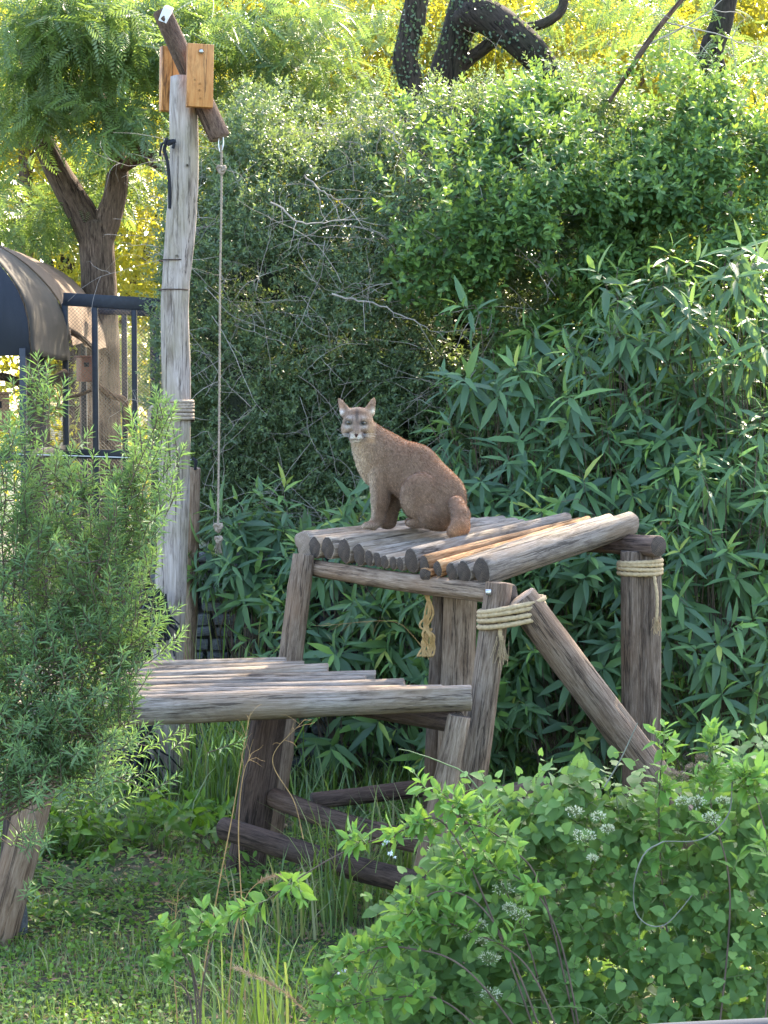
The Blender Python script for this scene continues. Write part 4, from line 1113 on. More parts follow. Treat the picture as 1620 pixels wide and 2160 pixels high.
at2 = thing('slim_dark_tree', 'slim upright ivy-covered trunk left of the forking trunks', 'tree', at(865, 1400, 19.5))
limb('trunk', [at(872, 1400, 19.5), at(870, 500, 19.5), at(866, 200, 19.5), at(858, 130, 19.5), at(866, 70, 19.5), at(880, -30, 19.5)], [0.2, 0.16, 0.135, 0.14, 0.13, 0.12], M['darkbark'], at2, 14, 40, 0.18)
c = smooth_path([at(866, 220, 19.5), at(858, 130, 19.5), at(866, 70, 19.5), at(875, 0, 19.5)], 200)
P = c[rng.integers(0, 200, 800)] + norm(rng.normal(0, 1, (800, 3))) * rng.uniform(0.1, 0.2, (800, 1)); n = 800
leaf_object('ivy', P, rng.normal(0, .5, (n, 3)) + np.array([0, 0, -.7]), rng.normal(0, .5, (n, 3)) + np.array([0, -1, .3]), 0.045 * rng.uniform(.6, 1.2, n), 0.03 * np.ones(n), T_QUAD, rng.random(n) * .15, M['lf_thicket'], at2)
ct = thing('curved_dark_tree', 'dark curving bare limb above and right of the tall pole', 'tree', at(505, 1400, 19))
limb('trunk', [at(520, 1400, 19), at(500, 500, 19), at(488, 250, 19), at(508, 170, 19), at(502, 110, 19), at(540, 65, 19), at(575, 15, 19), at(590, -40, 19)], [0.13, 0.1, 0.075, 0.07, 0.065, 0.06, 0.055, 0.05], M['darkbark'], ct, 12, 44, 0.15)
P = crown_pts([B(520, 200, 18.4, .8, .6, .5), B(600, 60, 18.4, .9, .6, .45), B(680, 170, 18.2, .7, .5, .4)], 1300, 45, .42); n = len(P)
leaf_object('crown', P, np.stack([rng.normal(0, .7, n), rng.normal(0, .6, n), rng.normal(-.4, .4, n)], -1), rng.normal(0, .5, (n, 3)) + np.array([0, -.3, .8]), rng.uniform(.18, .3, n), rng.uniform(.18, .28, n), T_FROND, rng.random(n) * .9, M['lf_tree'], ct)
rt = thing('right_dark_tree', 'dark trunk half hidden by leaves at the upper right', 'tree', at(1510, 1400, 19))
limb('trunk', [at(1515, 1400, 19), at(1515, 500, 19), at(1512, 200, 19), at(1500, 110, 19), at(1525, 40, 19), at(1540, -40, 19)], [0.2, 0.16, 0.12, 0.12, 0.11, 0.1], M['darkbark'], rt, 14, 40, 0.15)
limb('limb', [at(1530, 0, 19), (4.8, 19.2, 8.6), (6.0, 19.4, 12.0)], [0.09, 0.07, 0.03], M['darkbark'], rt, 10, 18)
P = crown_pts([(6.3, 19.4, 12.4, 2.1, 1.7, 1.5), (5.2, 19.2, 11.6, 1.2, 1.2, 1.0), B(1450, 20, 20.5, .9, .7, .45), B(1600, 90, 20.5, .7, .7, .5)], 4300, 47, 0.42); n = len(P)  # high clumps added out of view to keep sun off the front plants
leaf_object('crown', P, np.stack([rng.normal(0, .7, n), rng.normal(0, .6, n), rng.normal(-.4, .4, n)], -1), rng.normal(0, .5, (n, 3)) + np.array([0, -.3, .8]), rng.uniform(.24, .42, n), rng.uniform(.24, .36, n), T_FROND, rng.random(n) * .9, M['lf_tree'], rt)
limb('limb', [at(1505, 120, 19), at(1450, 120, 19), at(1420, 90, 19)], [0.06, 0.05, 0.03], M['darkbark'], rt, 10, 14)

# ------------------------------------------------------------------ puma
PD0, ZS = 11.28, 11.28 / FPX / 3.522
P_ORG = at(620 + 700 / 3.522, 800 + 1110 / 3.522, PD0)
def J(X, Y, Zc):
    """joint of the puma: place in the enlarged photograph and distance in front of its fore paws -> local metres"""
    return at(620 + X / 3.522, 800 + Y / 3.522, PD0 - Zc * ZS) - P_ORG
def sh(X):                                                   # hindquarters sit nearer the camera than the fore paws
    return 0.55 * (X - 700)
prims = []                                                   # (kind, data, blend)
def cone(a, ra, b, rb, k=26, flat=1.0):
    prims.append(('c', J(*a), ra * ZS, J(*b), rb * ZS, k * ZS, flat))
def ell(c, r, k=26, rot=0.0):
    prims.append(('e', J(*c), np.array([r[0], r[2], r[1]]) * ZS, rot, None, k * ZS, 1.0))
# trunk
cone((655, 590, 10), 188, (880, 690, sh(880)), 205, 40, 1.42)
cone((880, 690, sh(880)), 205, (1070, 880, sh(1070)), 208, 40, 1.42)
ell((1085, 975, sh(1085)), (185, 150, 150), 40)
cone((640, 540, 20), 165, (525, 410, 40), 118, 50)
cone((632, 690, 20), 118, (548, 520, 40), 104, 50)
ell((662, 610, 95), (108, 155, 78), 9)
# hind legs
ell((950, 868, sh(950) + 140), (162, 172, 98), 5, 0.0)
cone((880, 870, sh(880) + 150), 80, (1010, 1000, sh(1010) + 130), 92, 8)
cone((925, 985, sh(925) + 120), 50, (985, 1055, sh(985) + 110), 44, 15)
cone((1040, 1068, sh(1040) + 120), 40, (905, 1068, sh(905) + 135), 33, 18)
ell((880, 1070, sh(880) + 140), (48, 30, 42), 14)
ell((930, 900, sh(930) - 160), (140, 150, 75), 30)
cone((1000, 1060, sh(1000) - 160), 40, (860, 1060, sh(860) - 170), 34, 18)
# forelegs
cone((650, 700, 80), 98, (645, 900, 88), 66, 18)
cone((645, 900, 75), 68, (628, 1040, 75), 50, 20)
cone((628, 1040, 75), 48, (590, 1080, 95), 40, 16)
ell((565, 1086, 110), (58, 27, 46), 12)
for q in (-26, 0, 26):
    ell((528 + abs(q) * 0.3, 1092, 112 + q), (22, 18, 14), 6)
cone((700, 780, -70), 88, (732, 930, -60), 56, 30)
cone((732, 930, -60), 56, (716, 1060, -55), 45, 20)
ell((690, 1085, -40), (52, 26, 42), 12)
# tail, folded down over the logs towards the camera
cone((1205, 930, sh(1205) + 90), 62, (1238, 1010, sh(1230) + 170), 66, 20)
cone((1238, 1010, sh(1230) + 170), 66, (1232, 1095, sh(1230) + 240), 70, 20)
cone((1232, 1095, sh(1230) + 240), 66, (1195, 1130, sh(1195) + 285), 56, 20)
# head
ell((476, 318, 95), (112, 100, 118), 20)
ell((474, 262, 95), (92, 52, 90), 22)
ell((402, 368, 110), (52, 62, 60), 18)
ell((548, 366, 105), (56, 66, 66), 18)
ell((470, 330, 165), (72, 60, 50), 18)
cone((470, 300, 185), 38, (464, 388, 232), 27, 16)
ell((440, 420, 205), (38, 33, 42), 10)
ell((486, 420, 205), (38, 33, 42), 10)
ell((463, 452, 185), (36, 22, 38), 9)
ell((420, 293, 178), (40, 17, 26), 12)
ell((514, 293, 176), (40, 17, 26), 12)
# ears: tall cupped cones turned outwards
cone((384, 246, 85), 44, (348, 172, 80), 20, 12, 1.0)
cone((348, 172, 80), 20, (334, 148, 80), 9, 8, 1.0)
cone((558, 242, 80), 44, (588, 166, 72), 20, 12, 1.0)
cone((588, 166, 72), 20, (594, 144, 72), 9, 8, 1.0)
dents = [(J(366, 206, 128), 34 * ZS), (J(574, 204, 122), 34 * ZS), (J(408, 322, 222), 26 * ZS), (J(520, 324, 220), 26 * ZS)]

vox = 5.6 * ZS
allp = np.array([p_[1] for p_ in prims] + [p_[3] for p_ in prims if p_[0] == 'c'])
lo = allp.min(0) - 0.2; hi = allp.max(0) + 0.2
lo = np.maximum(lo, J(250, 1180, 900) * [1, 1, 1] - [0, 0.1, 0.02])
dims = np.ceil((hi - lo) / vox).astype(int) + 1
FLD = np.full(dims, 1.0, np.float32)
axs = [lo[a] + np.arange(dims[a]) * vox for a in range(3)]
for pr_ in prims:
    kd, a, ra, b, rb, kb, flat = pr_
    if kd == 'c':
        mn = np.minimum(a - ra * 1.3, b - rb * 1.3) - 0.09; mxx = np.maximum(a + ra * 1.3, b + rb * 1.3) + 0.09
    else:
        mn = a - ra - 0.09; mxx = a + ra + 0.09
    i0 = np.clip(((mn - lo) / vox).astype(int), 0, dims); i1 = np.clip(((mxx - lo) / vox).astype(int) + 2, 0, dims)
    sl = tuple(slice(u, w) for u, w in zip(i0, i1))
    G = np.stack(np.meshgrid(axs[0][sl[0]], axs[1][sl[1]], axs[2][sl[2]], indexing='ij'), -1).astype(np.float32)
    if kd == 'c':
        ba = b - a; Lb = ba @ ba
        tt = np.clip(((G - a) @ ba) / Lb, 0, 1)
        dvec = G - a - tt[..., None] * ba
        if flat != 1.0:
            dvec = dvec * np.array([1, flat, 1])
        dist = np.linalg.norm(dvec, axis=-1) - (ra + (rb - ra) * tt)
    else:
        q = (G - a)
        k0 = np.linalg.norm(q / ra, axis=-1); k1 = np.linalg.norm(q / ra ** 2, axis=-1)
        dist = k0 * (k0 - 1) / np.maximum(k1, 1e-6)
    cur = FLD[sl]
    h = np.clip(0.5 + 0.5 * (cur - dist) / kb, 0, 1)
    FLD[sl] = cur * (1 - h) + dist * h - kb * h * (1 - h)
for c_, r_ in dents:
    i0 = ((c_ - r_ * 2.5 - lo) / vox).astype(int); i1 = ((c_ + r_ * 2.5 - lo) / vox).astype(int) + 2
    sl = tuple(slice(u, w) for u, w in zip(i0, i1))
    G = np.stack(np.meshgrid(axs[0][sl[0]], axs[1][sl[1]], axs[2][sl[2]], indexing='ij'), -1)
    dist = -(np.linalg.norm(G - c_, axis=-1) - r_)
    kb = 8 * ZS; cur = FLD[sl]
    h = np.clip(0.5 - 0.5 * (cur - dist) / kb, 0, 1)
    FLD[sl] = cur * (1 - h) + dist * h + kb * h * (1 - h)

def surface_nets(fld, lo, vox):
    ins = fld < 0
    nx, ny_, nz = fld.shape
    cs = np.zeros((nx - 1, ny_ - 1, nz - 1), np.int8)
    for a in (0, 1):
        for b in (0, 1):
            for c in (0, 1):
                cs += ins[a:nx - 1 + a, b:ny_ - 1 + b, c:nz - 1 + c]
    act = (cs > 0) & (cs < 8)
    idx = -np.ones(act.shape, np.int64)
    cells = np.argwhere(act)
    idx[act] = np.arange(len(cells))
    acc = np.zeros((len(cells), 3)); cnt = np.zeros(len(cells))
    corners = [(a, b, c) for a in (0, 1) for b in (0, 1) for c in (0, 1)]
    for p_ in corners:
        for ax in range(3):
            if p_[ax] == 0:
                q_ = list(p_); q_[ax] = 1
                va = fld[cells[:, 0] + p_[0], cells[:, 1] + p_[1], cells[:, 2] + p_[2]]
                vb = fld[cells[:, 0] + q_[0], cells[:, 1] + q_[1], cells[:, 2] + q_[2]]
                x = (va < 0) != (vb < 0)
                tq = np.where(x, va / np.where(x, va - vb, 1), 0)
                pt = np.array(p_)[None] + tq[:, None] * (np.array(q_) - np.array(p_))[None]
                acc[x] += pt[x]; cnt[x] += 1
    V = lo + (cells + acc / cnt[:, None]) * vox
    Q = []
    for ax in range(3):
        u, w = (ax + 1) % 3, (ax + 2) % 3
        s0 = [slice(None)] * 3; s1 = [slice(None)] * 3
        s0[ax] = slice(0, -1); s1[ax] = slice(1, None)
        A, Bq = ins[tuple(s0)], ins[tuple(s1)]
        e = np.argwhere(A != Bq)
        e = e[(e[:, u] > 0) & (e[:, w] > 0) & (e[:, u] < act.shape[u]) & (e[:, w] < act.shape[w])]
        fl_ = A[e[:, 0], e[:, 1], e[:, 2]]
        def cell(du, dw):
            c = e.copy(); c[:, u] -= du; c[:, w] -= dw
            return idx[c[:, 0], c[:, 1], c[:, 2]]
        q = np.stack([cell(1, 1), cell(0, 1), cell(0, 0), cell(1, 0)], -1)
        q[~fl_] = q[~fl_][:, ::-1]
        Q.append(q)
    return V, np.concatenate(Q)
PV, PF = surface_nets(FLD, lo, vox)
# relax the voxel steps a little
ed = np.concatenate([PF[:, [0, 1]], PF[:, [1, 2]], PF[:, [2, 3]], PF[:, [3, 0]]])
for it in range(3):
    s_ = np.zeros_like(PV); c_ = np.zeros(len(PV))
    np.add.at(s_, ed[:, 0], PV[ed[:, 1]]); np.add.at(c_, ed[:, 0], 1)
    PV = PV * 0.45 + 0.55 * s_ / c_[:, None]
# coat colours with some sunlight painted in, written in the puma's own side view
cX = PV[:, 0] / ZS + 700; cY = 1110 - PV[:, 2] / ZS; cZ = -PV[:, 1] / ZS
fn = np.cross(PV[PF[:, 1]] - PV[PF[:, 0]], PV[PF[:, 2]] - PV[PF[:, 0]])
PN = np.zeros_like(PV)
for k in range(4):
    np.add.at(PN, PF[:, k], fn)
PN = norm(PN)
def near(x, y, rx, ry, sharp=2.0):
    return np.exp(-(((cX - x) / rx) ** 2 + ((cY - y) / ry) ** 2) ** (sharp / 2))
col = np.tile(np.array([0.18, 0.108, 0.067]), (len(PV), 1))
def blend(w, c):
    global col
    w = np.clip(w, 0, 1)[:, None]
    col = col * (1 - w) + np.array(c) * w
nz_ = vnoise(PV, 14, 3)
blend(0.6 * nz_ * (vnoise(PV, 55, 4) + .3), (0.29, 0.185, 0.12))
blend(0.8 * np.clip(PN[:, 2] * 0.9 - 0.25, 0, 1) * (cX > 560), (0.26, 0.11, 0.05))          # ruddy spine
blend(0.95 * near(455, 620, 130, 220), (0.52, 0.38, 0.25))                                        # pale chest
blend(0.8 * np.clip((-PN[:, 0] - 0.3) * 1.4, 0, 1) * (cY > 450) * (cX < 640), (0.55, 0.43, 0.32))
blend(0.75 * np.clip((cY - 1050) / 40, 0, 1) * (cX < 660), (0.42, 0.31, 0.22))
blend(0.6 * near(840, 950, 60, 110), (0.36, 0.25, 0.17))
blend(0.8 * near(1225, 1120, 95, 90) , (0.42, 0.2, 0.085))                                      # warm sunlit tail end, painted into the coat
hd = np.clip((478 - cY) / 25, 0, 1) * np.clip((615 - cX) / 35, 0, 1) * np.clip((cZ - 20) / 30, 0, 1)
front = hd * np.clip((cZ - 90) / 60, 0, 1)
blend(0.7 * hd * np.clip((cX - 500) / 90, 0, 1), (0.42, 0.24, 0.12))  # warm sunlight on the right of the head, painted into the fur colour
blend(0.85 * front * near(476, 252, 90, 34), (0.17, 0.09, 0.05))
blend(0.9 * front * near(472, 272, 15, 52), (0.03, 0.018, 0.014))                                 # dark line up the brow
blend(0.75 * front * near(428, 286, 30, 22), (0.42, 0.34, 0.29))
blend(0.75 * front * near(512, 286, 30, 22), (0.44, 0.34, 0.27))
blend(0.85 * front * near(440, 292, 6, 18), (0.12, 0.075, 0.06)); blend(0.85 * front * near(502, 292, 6, 18), (0.12, 0.075, 0.06))
blend(0.85 * front * near(404, 350, 30, 18), (0.5, 0.45, 0.43)); blend(0.85 * front * near(526, 352, 30, 18), (0.5, 0.45, 0.43))
blend(0.6 * front * near(468, 355, 26, 42), (0.17, 0.115, 0.095))
blend(0.5 * hd * near(375, 400, 34, 50), (0.42, 0.31, 0.22)); blend(0.6 * hd * near(570, 395, 34, 50), (0.45, 0.3, 0.17))
blend(0.95 * front * near(440, 428, 34, 24), (0.66, 0.6, 0.54)); blend(0.95 * front * near(487, 428, 34, 24), (0.66, 0.6, 0.54))
blend(1.0 * front * near(404, 408, 20, 26, 3), (0.05, 0.03, 0.027)); blend(1.0 * front * near(524, 406, 19, 25, 3), (0.06, 0.035, 0.03))
blend(0.95 * front * near(463, 444, 40, 5), (0.06, 0.035, 0.03))
blend(0.95 * front * near(463, 462, 40, 14), (0.68, 0.6, 0.5))
blend(0.75 * hd * near(352, 210, 20, 45) * (cZ > 92), (0.5, 0.3, 0.2)); blend(0.6 * hd * near(584, 200, 22, 45) * (cZ > 84), (0.2, 0.15, 0.14))  # left ear painted as sunlit, right ear as shaded
blend(0.85 * near(350, 246, 22, 20), (0.72, 0.66, 0.6)); blend(0.85 * near(592, 240, 22, 22), (0.74, 0.62, 0.45))
# eye sockets rimmed dark
for ex, ey in ((410, 321), (518, 324)):
    blend(0.95 * front * near(ex, ey, 33, 19, 4), (0.02, 0.022, 0.02))
puma = thing('puma', 'brown puma sitting on the raised log platform, looking at the camera', 'puma', P_ORG)
m, nt, N, L, p = mat_new('puma_coat')
a_ = N.new('ShaderNodeAttribute'); a_.attribute_name = 'coat'
n1 = noise(nt, 160, 4, 0.7, coords(nt, 'Object', (1, 1, 0.45)))
r1 = ramp(nt, [(0.3, (0.6, 0.58, 0.56)), (0.6, (1, 1, 1)), (0.8, (1.0, 1.0, 1.0))]); L.new(n1.outputs['Fac'], r1.inputs[0])
L.new(mixc(nt, a_.outputs['Color'], r1.outputs[0], 1.0, 'MULTIPLY'), p.inputs['Base Color'])
p.inputs['Roughness'].default_value = 0.9; p.inputs['Specular IOR Level'].default_value = 0.15
p.inputs['Sheen Weight'].default_value = 0.25
bump(nt, n1.outputs['Fac'], 0.35, 0.006, p)
MT = Matrix.Translation(Vector(P_ORG))
link('body', mesh_data('body', PV, PF, [m], True, col=col), puma, MT)
# short coat of fine hairs
fa = np.linalg.norm(fn, axis=1)
nh = 90000
fi = rng.choice(len(PF), nh, p=fa / fa.sum())
w = rng.dirichlet((1, 1, 1, 1), nh)
hp = (PV[PF[fi]] * w[..., None]).sum(1); hn = PN[PF[fi, 0]]; hc = col[PF[fi, 0]]
hX = hp[:, 0] / ZS + 700; hY = 1110 - hp[:, 2] / ZS
face = (hY < 475) & (hX < 610)
flow = np.where(face[:, None], np.stack([(hX - 470) / 140, 0 * hX, (340 - hY) / 140], -1), np.array([[0.55, 0, -0.75]]))
flow[(hX < 640) & ~face] = [-0.1, -0.1, -1]
flow = flow - (flow * hn).sum(1, keepdims=True) * hn
hd_ = norm(norm(flow) + hn * 0.38 + rng.normal(0, 0.16, (nh, 3)))
hl = np.where(face, 0.005, 0.011) * rng.uniform(0.6, 1.3, nh)
hl[(~face) & (hX < 620) & (hY < 900)] *= 1.35
sd__ = norm(np.cross(hd_, rng.normal(0, 1, (nh, 3)))) * 0.0009
HV = np.stack([hp - sd__, hp + sd__, hp + hd_ * hl[:, None]], 1)
tipc = hc * rng.choice([0.5, 0.8, 1.1, 1.9], nh, p=[.32, .3, .26, .12])[:, None]
HC = np.repeat(tipc[:, None], 3, 1); HC[:, 2] = np.clip(HC[:, 2] * 1.25, 0, 1)
mh, nt, N, L, p = mat_new('puma_hair')
a_ = N.new('ShaderNodeAttribute'); a_.attribute_name = 'coat'
L.new(a_.outputs['Color'], p.inputs['Base Color']); p.inputs['Roughness'].default_value = 0.7; p.inputs['Specular IOR Level'].default_value = 0.3
tr = N.new('ShaderNodeBsdfTranslucent'); L.new(a_.outputs['Color'], tr.inputs['Color'])
ms_ = N.new('ShaderNodeMixShader'); ms_.inputs[0].default_value = 0.35
L.new(p.outputs[0], ms_.inputs[1]); L.new(tr.outputs[0], ms_.inputs[2]); L.new(ms_.outputs[0], N['Material Output'].inputs['Surface'])
link('fur', mesh_data('fur', HV.reshape(-1, 3), np.arange(nh * 3).reshape(-1, 3), [mh], False, col=np.clip(HC.reshape(-1, 3), 0, 1)), puma, MT, 'stuff')
# eyes, nose, whiskers
def ball(name, c, r, mat, parent, sq=(1, 1, 1), seg=16):
    a = np.linspace(0, math.pi, seg // 2 + 1); b = np.arange(seg) * 2 * math.pi / seg
    A, Bb = np.meshgrid(a, b, indexing='ij')
    V = np.stack([np.sin(A) * np.cos(Bb) * sq[0], np.sin(A) * np.sin(Bb) * sq[1], np.cos(A) * sq[2]], -1).reshape(-1, 3) * r
    i = np.arange(seg // 2)[:, None] * seg + np.arange(seg)[None]; j = np.arange(seg // 2)[:, None] * seg + (np.arange(seg)[None] + 1) % seg
    return link(name, mesh_data(name, V, np.stack([i, i + seg, j + seg, j], -1).reshape(-1, 4), [mat], True), parent, Matrix.Translation(Vector(c)))
M['iris'] = plain_mat('grey_brown_iris', (0.13, 0.1, 0.06), 0.1, var=0.3, scale=300, spec=0.6)
M['pupil'] = plain_mat('black_pupil', (0.004, 0.004, 0.004), 0.05, var=0.1, spec=0.8)
M['nose'] = plain_mat('dark_pink_nose', (0.05, 0.02, 0.018), 0.45, var=0.3, scale=200)
M['whisker'] = plain_mat('white_whisker', (0.85, 0.82, 0.76), 0.4, var=0.05)
for ex, ey, ez in ((410, 322, 196), (518, 325, 193)):
    e = ball('eye', P_ORG + J(ex, ey, ez - 10), 21 * ZS, M['iris'], puma, (1.0, 1, 0.68))
    ball('pupil', P_ORG + J(ex - 2, ey, ez + 7), 9 * ZS, M['pupil'], e, (1, 0.7, 1))
nv = np.array([J(433, 393, 236), J(494, 393, 236), J(478, 414, 246), J(463, 432, 246), J(449, 414, 246), J(463, 392, 246), J(463, 410, 258), J(463, 400, 205), J(463, 425, 215)])
nf = np.array([[0, 4, 6], [4, 3, 6], [3, 2, 6], [2, 1, 6], [1, 5, 6], [5, 0, 6], [0, 7, 8], [0, 8, 4], [4, 8, 3], [3, 8, 2], [2, 8, 1], [1, 8, 7], [1, 7, 5], [5, 7, 0]])
no = link('nose', mesh_data('nose', nv, nf, [M['nose']], True), puma, MT)
wk = []
for s_, x0 in ((-1, 430), (1, 498)):
    for k in range(4):
        y0 = 412 + 5 * k * 0.8
        a = J(x0, y0, 225); ln = rng.uniform(90, 120)
        wk.append((P_ORG + np.array([a, J(x0 + s_ * ln * 0.55, y0 + 2 - 10 + 7 * k * 0.5, 225), J(x0 + s_ * ln, y0 - 12 + 9 * k * 0.8 + (8 if s_ > 0 else 14), 200)]), np.array([0.0012, 0.001, 0.0005])))
for k, (pts_, r_) in enumerate(wk):
    tubes('whisker', [(smooth_path(pts_, 8), np.linspace(0.0006, 0.0002, 8))], M['whisker'], puma, 3)

# ------------------------------------------------------------------ feathery shrub, front left
fs = thing('feathery_shrub', 'tall fine-leaved shrub in front of the low platform', 'shrub', (-2.9, 7.75, 0))
spires = [(80, 815, 60), (22, 930, 60), (135, 985, 70), (335, 880, 55), (372, 960, 45), (240, 1085, 60), (195, 1020, 50), (300, 985, 55), (60, 1080, 90), (180, 1180, 110), (310, 1130, 80), (90, 1280, 130), (230, 1300, 100), (325, 1230, 50),
          (20, 1420, 110), (150, 1440, 120), (250, 1430, 70), (310, 1360, 45), (60, 1580, 100), (190, 1560, 90), (-40, 1300, 120), (-60, 1100, 110), (-30, 1620, 80), (120, 1650, 60), (285, 1500, 35), (350, 1050, 40)]
root = np.array([-2.9, 7.75, 0.0])
C, S, paths = [], [], []
for (sx, sy, sr) in spires:
    tip = at(sx, sy, 7.7 + rng.uniform(-0.2, 0.25))
    low = at(sx - 0.45 * (sx + 80), min(sy + 420, 1640), 7.75)
    pth = smooth_path([root + rng.normal(0, .05, 3) * [1, 1, 0], (root + low) / 2 + [0, 0, .1], low, (low * 0.4 + tip * 0.6) + rng.normal(0, .02, 3), tip], 30)
    paths.append((pth, np.linspace(0.007, 0.0015, 30)))
    nb_ = int((30 + sr * 0.5) * np.interp(sy, [800, 1200, 1600], [1.0, 0.65, 0.36]))
    for k in range(nb_):
        f = 1 - (k / nb_) ** 0.9 * 0.55
        c = pth[int(f * 29)]
        spread = sr * 7.7 / FPX * (0.12 + 1.15 * min(1, (1 - f) * 3.2))
        o = rng.normal(0, 1, 3) * np.array([0.75, 0.75, 0.5]) * spread
        C.append(c + o)
        S.append(np.array([o[0] * 3.0, o[1] * 3.0 - 0.12, 0.62 + abs(rng.normal(0, 0.2))]) + rng.normal(0, 0.16, 3))
        if k % 2 == 0:
            paths.append((np.array([c, c + o * 0.5 - [0, 0, .01], c + o]), np.array([0.003, 0.0025, 0.0015])))
C = np.array(C); S = np.array(S)
st = rng.uniform(0.10, 0.17, len(C))
S = norm(S)
for c, s_, l in zip(C, S, st):
    paths.append((np.array([c, c + s_ * l]), np.array([0.0022, 0.0012])))
zf = np.clip((C[:, 2] - 1.0) / 1.6, 0, 1)
arr = sprigs(C, S, 22, st, 0.058, 0.0082, 75, 22, 0.1, 0.2, 0.8, 0.1)
leaf_object('foliage', *arr[:5], T_QUAD, arr[5], M['lf_feather'], fs, 'stuff')
tubes('stems', paths, M['twigdark'], fs, 4, 'stuff')

# ------------------------------------------------------------------ heart-leaved vine, front right
def in_bush(px, py):
    top = np.interp(px, [640, 760, 860, 940, 1000, 1100, 1200, 1290, 1360, 1420, 1480, 1560, 1700], [2120, 1990, 1880, 1790, 1690, 1665, 1655, 1640, 1690, 1700, 1660, 1620, 1600])
    return py > top
hv = thing('heart_leaved_vine', 'sprawling heart-leaved vine with white flower clusters, front right', 'vine', (1.5, 7.5, 0))
px = rng.uniform(760, 1780, 9000); py = rng.uniform(1600, 2330, 9000)
k_ = in_bush(px, py); px, py = px[k_][:1500], py[k_][:1500]
dep = 7.35 + rng.exponential(0.22, len(px)) - 0.25 * np.clip((py - 1700) / 450, 0, 1)
C = np.array([at(a, b, d) for a, b, d in zip(px, py, dep)])
C = C + 0.12 * (np.stack([vnoise(C, 2.5, 61), vnoise(C, 2.5, 62), vnoise(C, 2.5, 63)], -1) - 0.5)
n = len(C)
S = np.stack([rng.normal(0, .6, n), rng.normal(-.35, .4, n), rng.normal(.35, .45, n)], -1)
arr = sprigs(C, S, 6, rng.uniform(0.1, 0.2, n), 0.062, 0.052, 78, 35, 0.5, 0.3, 0.6, 0.0)
arr[2][:] = arr[2] + np.array([0, -0.7, 0.3])
order = np.argsort(arr[0][:, 1] + rng.normal(0, .05, len(arr[0])))
inframe = order[(arr[0][order, 2] > 0.25) & (arr[0][order, 0] < 1.55)]
nr = inframe[:300]; rest = np.setdiff1d(np.arange(len(arr[0])), nr)
single_leaves(*[a[nr] for a in arr[:5]], T_HEART, arr[5][nr], M['lf_heart'], hv)
leaf_object('foliage', *[a[rest] for a in arr[:5]], T_HEART, arr[5][rest], M['lf_heart'], hv, 'stuff')
paths = [(np.array([c, c + norm(s_) * 0.16]), np.array([0.0025, 0.0015])) for c, s_ in zip(C[::2], S[::2])]
for k in range(70):
    a = C[rng.integers(0, n)]
    paths.append((wander(a, (rng.normal(0, 1), rng.normal(0, .3), rng.normal(-.3, .6)), rng.uniform(.3, .8), 12, .18, .03), np.linspace(.004, .002, 12)))
tubes('stems', paths, M['stemgreen'], hv, 4, 'stuff')
for pts in ([(1545, 1650, 7.0), (1535, 1720, 6.98), (1480, 1770, 6.96), (1400, 1775, 6.95)], [(1400, 1775, 6.95), (1360, 1800, 6.94), (1338, 1860, 6.93), (1340, 1920, 6.93), (1365, 1950, 6.92), (1400, 1952, 6.92), (1430, 1925, 6.92), (1460, 1888, 6.92)], [(1275, 1660, 7.1), (1310, 1600, 7.1), (1345, 1525, 7.1)]):
    tubes('bare_stem', [(smooth_path([at(*q) for q in pts], 26), np.linspace(.0032, .002, 26))], M['stemgrey'], hv, 6)
def flower_cluster(px, py, d, s, mat, name='flower_cluster', n=150):
    c = at(px, py, d)
    dirs = norm(rng.normal(0, 1, (n, 3)) * [1, .7, .6] + [0, -.3, .5])
    tips = c + dirs * s * rng.uniform(.55, 1.0, (n, 1)) * [1.15, .8, .75]
    arr = (tips, norm(dirs + rng.normal(0, .5, (n, 3))), rng.normal(0, 1, (n, 3)), rng.uniform(.007, .012, n), rng.uniform(.003, .005, n))
    V, F, _ = leaf_mass(*arr, T_QUAD, np.zeros(n))
    V2, F2 = tube_arrays([(np.array([c - [0, 0, s * .5], tips[k]]), .0007) for k in range(0, n, 3)], 3)
    me = mesh_data(name, np.concatenate([V, V2]), [F, F2 + len(V)], [mat, M['stemgreen']], midx=np.concatenate([np.zeros(len(F)), np.ones(len(F2))]).astype(int))
    return link(name, me, hv)
for (a, b, s) in ((1212, 1712, .036), (1262, 1722, .03), (1232, 1765, .05), (1282, 1748, .026), (1470, 1692, .04), (1500, 1725, .034), (1525, 1690, .03), (1440, 1690, .03), (1062, 1875, .045), (1075, 1915, .03), (1095, 1930, .04), (1015, 1985, .03), (1032, 2022, .045), (1035, 2098, .045), (1250, 1810, .02), (985, 1970, .03), (1010, 1950, .03)):
    flower_cluster(a, b, 7.0, s * .8, M['petal'], n=110)
for (a, b, s) in ((1432, 1640, .034), (1465, 1622, .03), (1500, 1622, .026), (1415, 1632, .024), (1480, 1600, .02)):
    flower_cluster(a, b, 7.15, s, M['seedhead'], 'dry_seed_cluster', 170)

